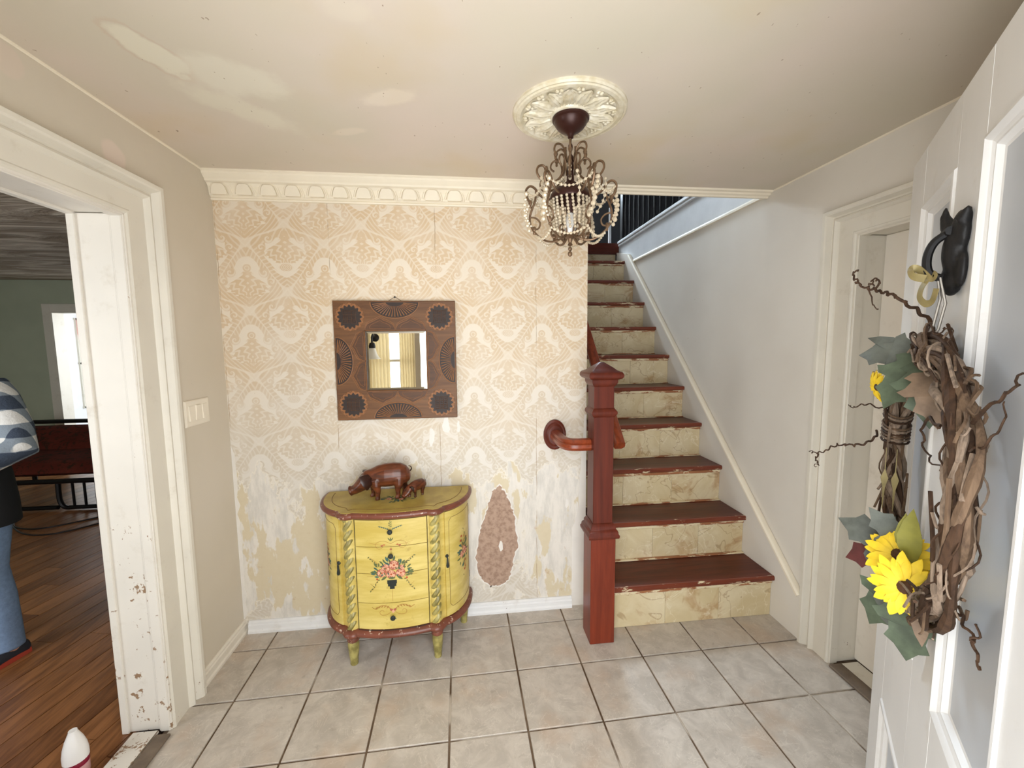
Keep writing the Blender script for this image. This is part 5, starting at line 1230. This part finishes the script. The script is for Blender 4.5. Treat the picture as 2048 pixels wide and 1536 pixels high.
# squeeze bottle on the floor by the left doorway
bt = thing('squeeze_bottle', (-.205, -.722, 0), 'white capped squeeze bottle with dark red band on the boards by the doorway', 'bottle')
bx, by = -.205, -.722
m = MB(); m.lathe([(0, 0), (.030, .001), (.034, .008), (.034, .045), (.033, .052)], (bx, by, .0), 22); obj('body', m, plain('pale_pink_plastic', (206, 160, 160), .3, .02), bt)
m = MB(); m.lathe([(.0345, .046), (.0350, .050), (.0350, .064), (.0340, .066)], (bx, by, 0), 22); obj('band', m, plain('dark_red_label', (130, 22, 50), .3, .05), bt)
m = MB(); m.lathe([(.0355, .0655), (.0355, .088), (.032, .112), (.025, .138), (.016, .160), (.012, .170), (.012, .174), (.007, .1745), (0, .172)], (bx, by, 0), 22); obj('cap', m, plain('white_plastic', (236, 234, 232), .3, 0), bt)

# ------------------------------------------------------------------ person standing in the side room, partly out of frame
PB = Vector((-1.14, -.065, 0)); pf = Vector((-.25, -.968, 0)); plv = Vector((.968, -.25, 0))
def PW_(f, s, z): return PB + pf * f + plv * s + Vector((0, 0, z))
pe = thing('person', PB, 'person in blue and white plaid jacket and jeans at the left edge', 'person')
PM3 = Matrix(((pf.x, plv.x, 0), (pf.y, plv.y, 0), (0, 0, 1)))
def ell(m, rows, n=18):
    m.loft([[PW_(f + a * math.cos(2 * PI * j / n), s + b * math.sin(2 * PI * j / n), z) for j in range(n)] for f, s, z, a, b in rows])
SKIN = plain('skin', (198, 150, 124), .5, .04)
def limb(m, P, R, n=12): m.tube([PW_(*p) for p in P], R, n)
ARM = {s: [(-.01, s * .165, 1.355), (-.02, s * .205, 1.30), (-.03, s * .262, 1.16), (-.02, s * .300, 1.075), (.06, s * .262, 1.035), (.16, s * .17, 1.03), (.205, s * .125, 1.03)] for s in (-1, 1)}
b = MB()
ell(b, [(0, 0, .80, .085, .13), (0, 0, .90, .10, .155), (.0, 0, 1.0, .088, .135), (.0, 0, 1.12, .088, .13), (0, 0, 1.25, .095, .15), (-.005, 0, 1.34, .08, .155), (-.005, 0, 1.39, .055, .09), (.0, 0, 1.42, .045, .05), (.01, 0, 1.47, .044, .048)])
b.ball(PW_(.02, 0, 1.56), (.095, .075, .115), 16, 12, mat=PM3); b.ball(PW_(.045, 0, 1.51), (.06, .055, .06), 14, 10, mat=PM3)
b.tube([PW_(.105, 0, 1.565), PW_(.128, 0, 1.535), PW_(.112, 0, 1.528)], [.009, .014, .012], 8)
b.tube([PW_(.098, -.022, 1.500), PW_(.106, 0, 1.502), PW_(.098, .022, 1.500)], .007, 8)
for s in (-1, 1):
    b.ball(PW_(.01, s * .076, 1.555), (.018, .008, .03), 8, 6, mat=PM3); b.ball(PW_(.094, s * .030, 1.568), (.012, .014, .008), 8, 6, mat=PM3)
    limb(b, ARM[s], [.05, .048, .042, .037, .034, .027, .024])
    limb(b, [(.195, s * .13, 1.03), (.225, s * .105, 1.028), (.262, s * .075, 1.022)], [.024, .030, .022], 10)
    for q, (L_, dz) in enumerate(((.060, .018), (.068, .006), (.062, -.006), (.050, -.017))):
        limb(b, [(.250, s * .08, 1.024 + dz), (.250 + L_ * .55, s * (.060 - .01), 1.020 + dz), (.250 + L_ * .75, s * .025, 1.010 + dz)], [.0095, .009, .0075], 8)
    limb(b, [(.215, s * .10, 1.045), (.240, s * .068, 1.062), (.262, s * .048, 1.060)], [.012, .0105, .008], 8)
    limb(b, [(0, s * .085, .86), (.015, s * .09, .68), (.02, s * .09, .48), (.0, s * .09, .33), (-.02, s * .09, .10), (-.02, s * .09, .05)], [.085, .075, .054, .052, .036, .036], 14)
    limb(b, [(-.06, s * .09, .035), (.02, s * .092, .045), (.12, s * .098, .03)], [.03, .034, .026], 10)
obj('body', fuse(b, SKIN, PB, .008, 2, 'body'), None, pe)
b = MB(); JE = plain('blue_denim', (112, 134, 164), .85, .15, 60, .3, 160)
ell(b, [(0, 0, .79, .09, .14), (0, 0, .90, .112, .168), (0, 0, 1.0, .10, .15), (0, 0, 1.01, .095, .145)])
for s in (-1, 1): limb(b, [(0, s * .085, .86), (.015, s * .088, .68), (.022, s * .088, .48), (.0, s * .088, .33), (-.015, s * .088, .10), (-.015, s * .088, .065)], [.098, .090, .070, .066, .058, .060], 16)
obj('jeans', fuse(b, JE, PB, .010, 2, 'jeans'), None, pe, 'blue jeans')
# plaid jacket: checks from two crossing stripe sets
pj = NT('plaid_fleece'); X, Y_, Z = pj.xyz(); pu = pj.add(pj.mul(X, 1.3), pj.mul(Y_, -1.1))
wv = pj.mul(pj.sub(pj.noise(9, 2), .5), .03)
h1 = pj.ss(pj.M('SINE', pj.mul(pj.add(pu, wv), 2 * PI / .10)), -.15, .15); h2 = pj.ss(pj.M('SINE', pj.mul(pj.add(Z, wv), 2 * PI / .125)), -.15, .15)
sm_ = pj.mul(pj.add(h1, h2), .5)
pc = pj.mix(pj.ss(sm_, .1, .5), (214, 212, 208), (128, 137, 146)); pc = pj.mix(pj.ss(sm_, .6, .95), pc, (66, 74, 88)); pj.bump(pj.noise(90, 3), .6, .006)
PLD = pj.out(pc, .95, .05)
b = MB()
ell(b, [(0, 0, .97, .125, .185), (0, 0, 1.02, .128, .185), (.005, 0, 1.12, .118, .170), (0, 0, 1.25, .122, .180), (-.005, 0, 1.34, .104, .178), (-.005, 0, 1.395, .080, .125), (-.005, 0, 1.43, .066, .074), (-.003, 0, 1.455, .066, .070)])
for s in (-1, 1): limb(b, ARM[s][:6] + [(.185, s * .145, 1.03)], [.078, .074, .068, .070, .062, .052, .052], 14)
obj('jacket', fuse(b, PLD, PB, .010, 3, 'jacket'), None, pe, 'blue grey and white plaid fleece jacket')
b = MB(); HAIR = plain('black_hair', (22, 18, 18), .45, .2, 50, .4, 120)
b.ball(PW_(-.012, 0, 1.585), (.105, .090, .105), 16, 12, mat=PM3); ell(b, [(-.075, 0, 1.36, .025, .06), (-.07, 0, 1.42, .035, .085), (-.055, 0, 1.52, .05, .092), (-.03, 0, 1.58, .06, .085)])
obj('hair', fuse(b, HAIR, PB, .008, 2, 'hair'), None, pe, 'dark hair')
SHO = plain('dark_trainer_fabric', (44, 46, 54), .7, .1, 60); SOL = plain('red_rubber_sole', (178, 70, 52), .6, .05)
for s in (-1, 1):
    b = MB(); b.loft([[PW_(-.07 + f, s * .09 + w * math.cos(2 * PI * j / 14), .028 + (max(-.01, hgt * math.sin(2 * PI * j / 14)))) for j in range(14)] for f, w, hgt in ((-.015, .02, .03), (0, .034, .05), (.05, .037, .062), (.10, .038, .058), (.15, .042, .046), (.19, .042, .038), (.215, .034, .030), (.232, .012, .012))])
    sh = obj('shoe', b, SHO, pe, 'dark trainer', angle=60)
    b = MB(); P = [(-.09, 0), (-.08, .03), (-.02, .036), (.05, .036), (.11, .045), (.15, .036), (.168, .0), (.15, -.036), (.11, -.045), (.05, -.036), (-.02, -.036), (-.08, -.03)]
    b.prism(P, lambda a, c, h: PW_(a, s * .09 + c, h), .0, .024); obj('sole', b, SOL, sh)
# black tunic and a pink bag hanging at the front
CT = plain('black_coat_cloth', (18, 18, 20), .85, .1)
b = MB(); ell(b, [(.0, .0, .70, .135, .205), (.0, .0, .80, .135, .200), (0, 0, .92, .128, .188), (0, 0, 1.0, .12, .175), (0, 0, 1.04, .10, .15)], 24); 
obj('tunic', b, CT, pe, 'black tunic below the jacket', angle=60)
hb = thing('handbag', PW_(.19, .10, .66), 'dusty pink handbag hanging in front of the person in plaid', 'bag')
b = MB(); b.loft([[PW_(.19 + d, .10 + a * w, .66 + c * h_) for a, c in ((-1, 0), (-.9, -.15), (.9, -.15), (1, 0), (.92, .7), (.75, 1), (-.75, 1), (-.92, .7))] for d, w, h_ in ((-.035, .11, .17), (-.02, .125, .20), (.02, .125, .20), (.035, .11, .17))]); obj('bag_body', b, plain('dusty_pink_leather', (186, 122, 116), .5, .08), hb, bevel=.006)
b = MB(); b.tube(spline([PW_(.19, .01, .85), PW_(.19, .03, .95), PW_(.20, .10, 1.0), PW_(.19, .17, .95), PW_(.19, .19, .85)], 6), .007, 6); obj('strap', b, bpy.data.materials['dusty_pink_leather'], hb)
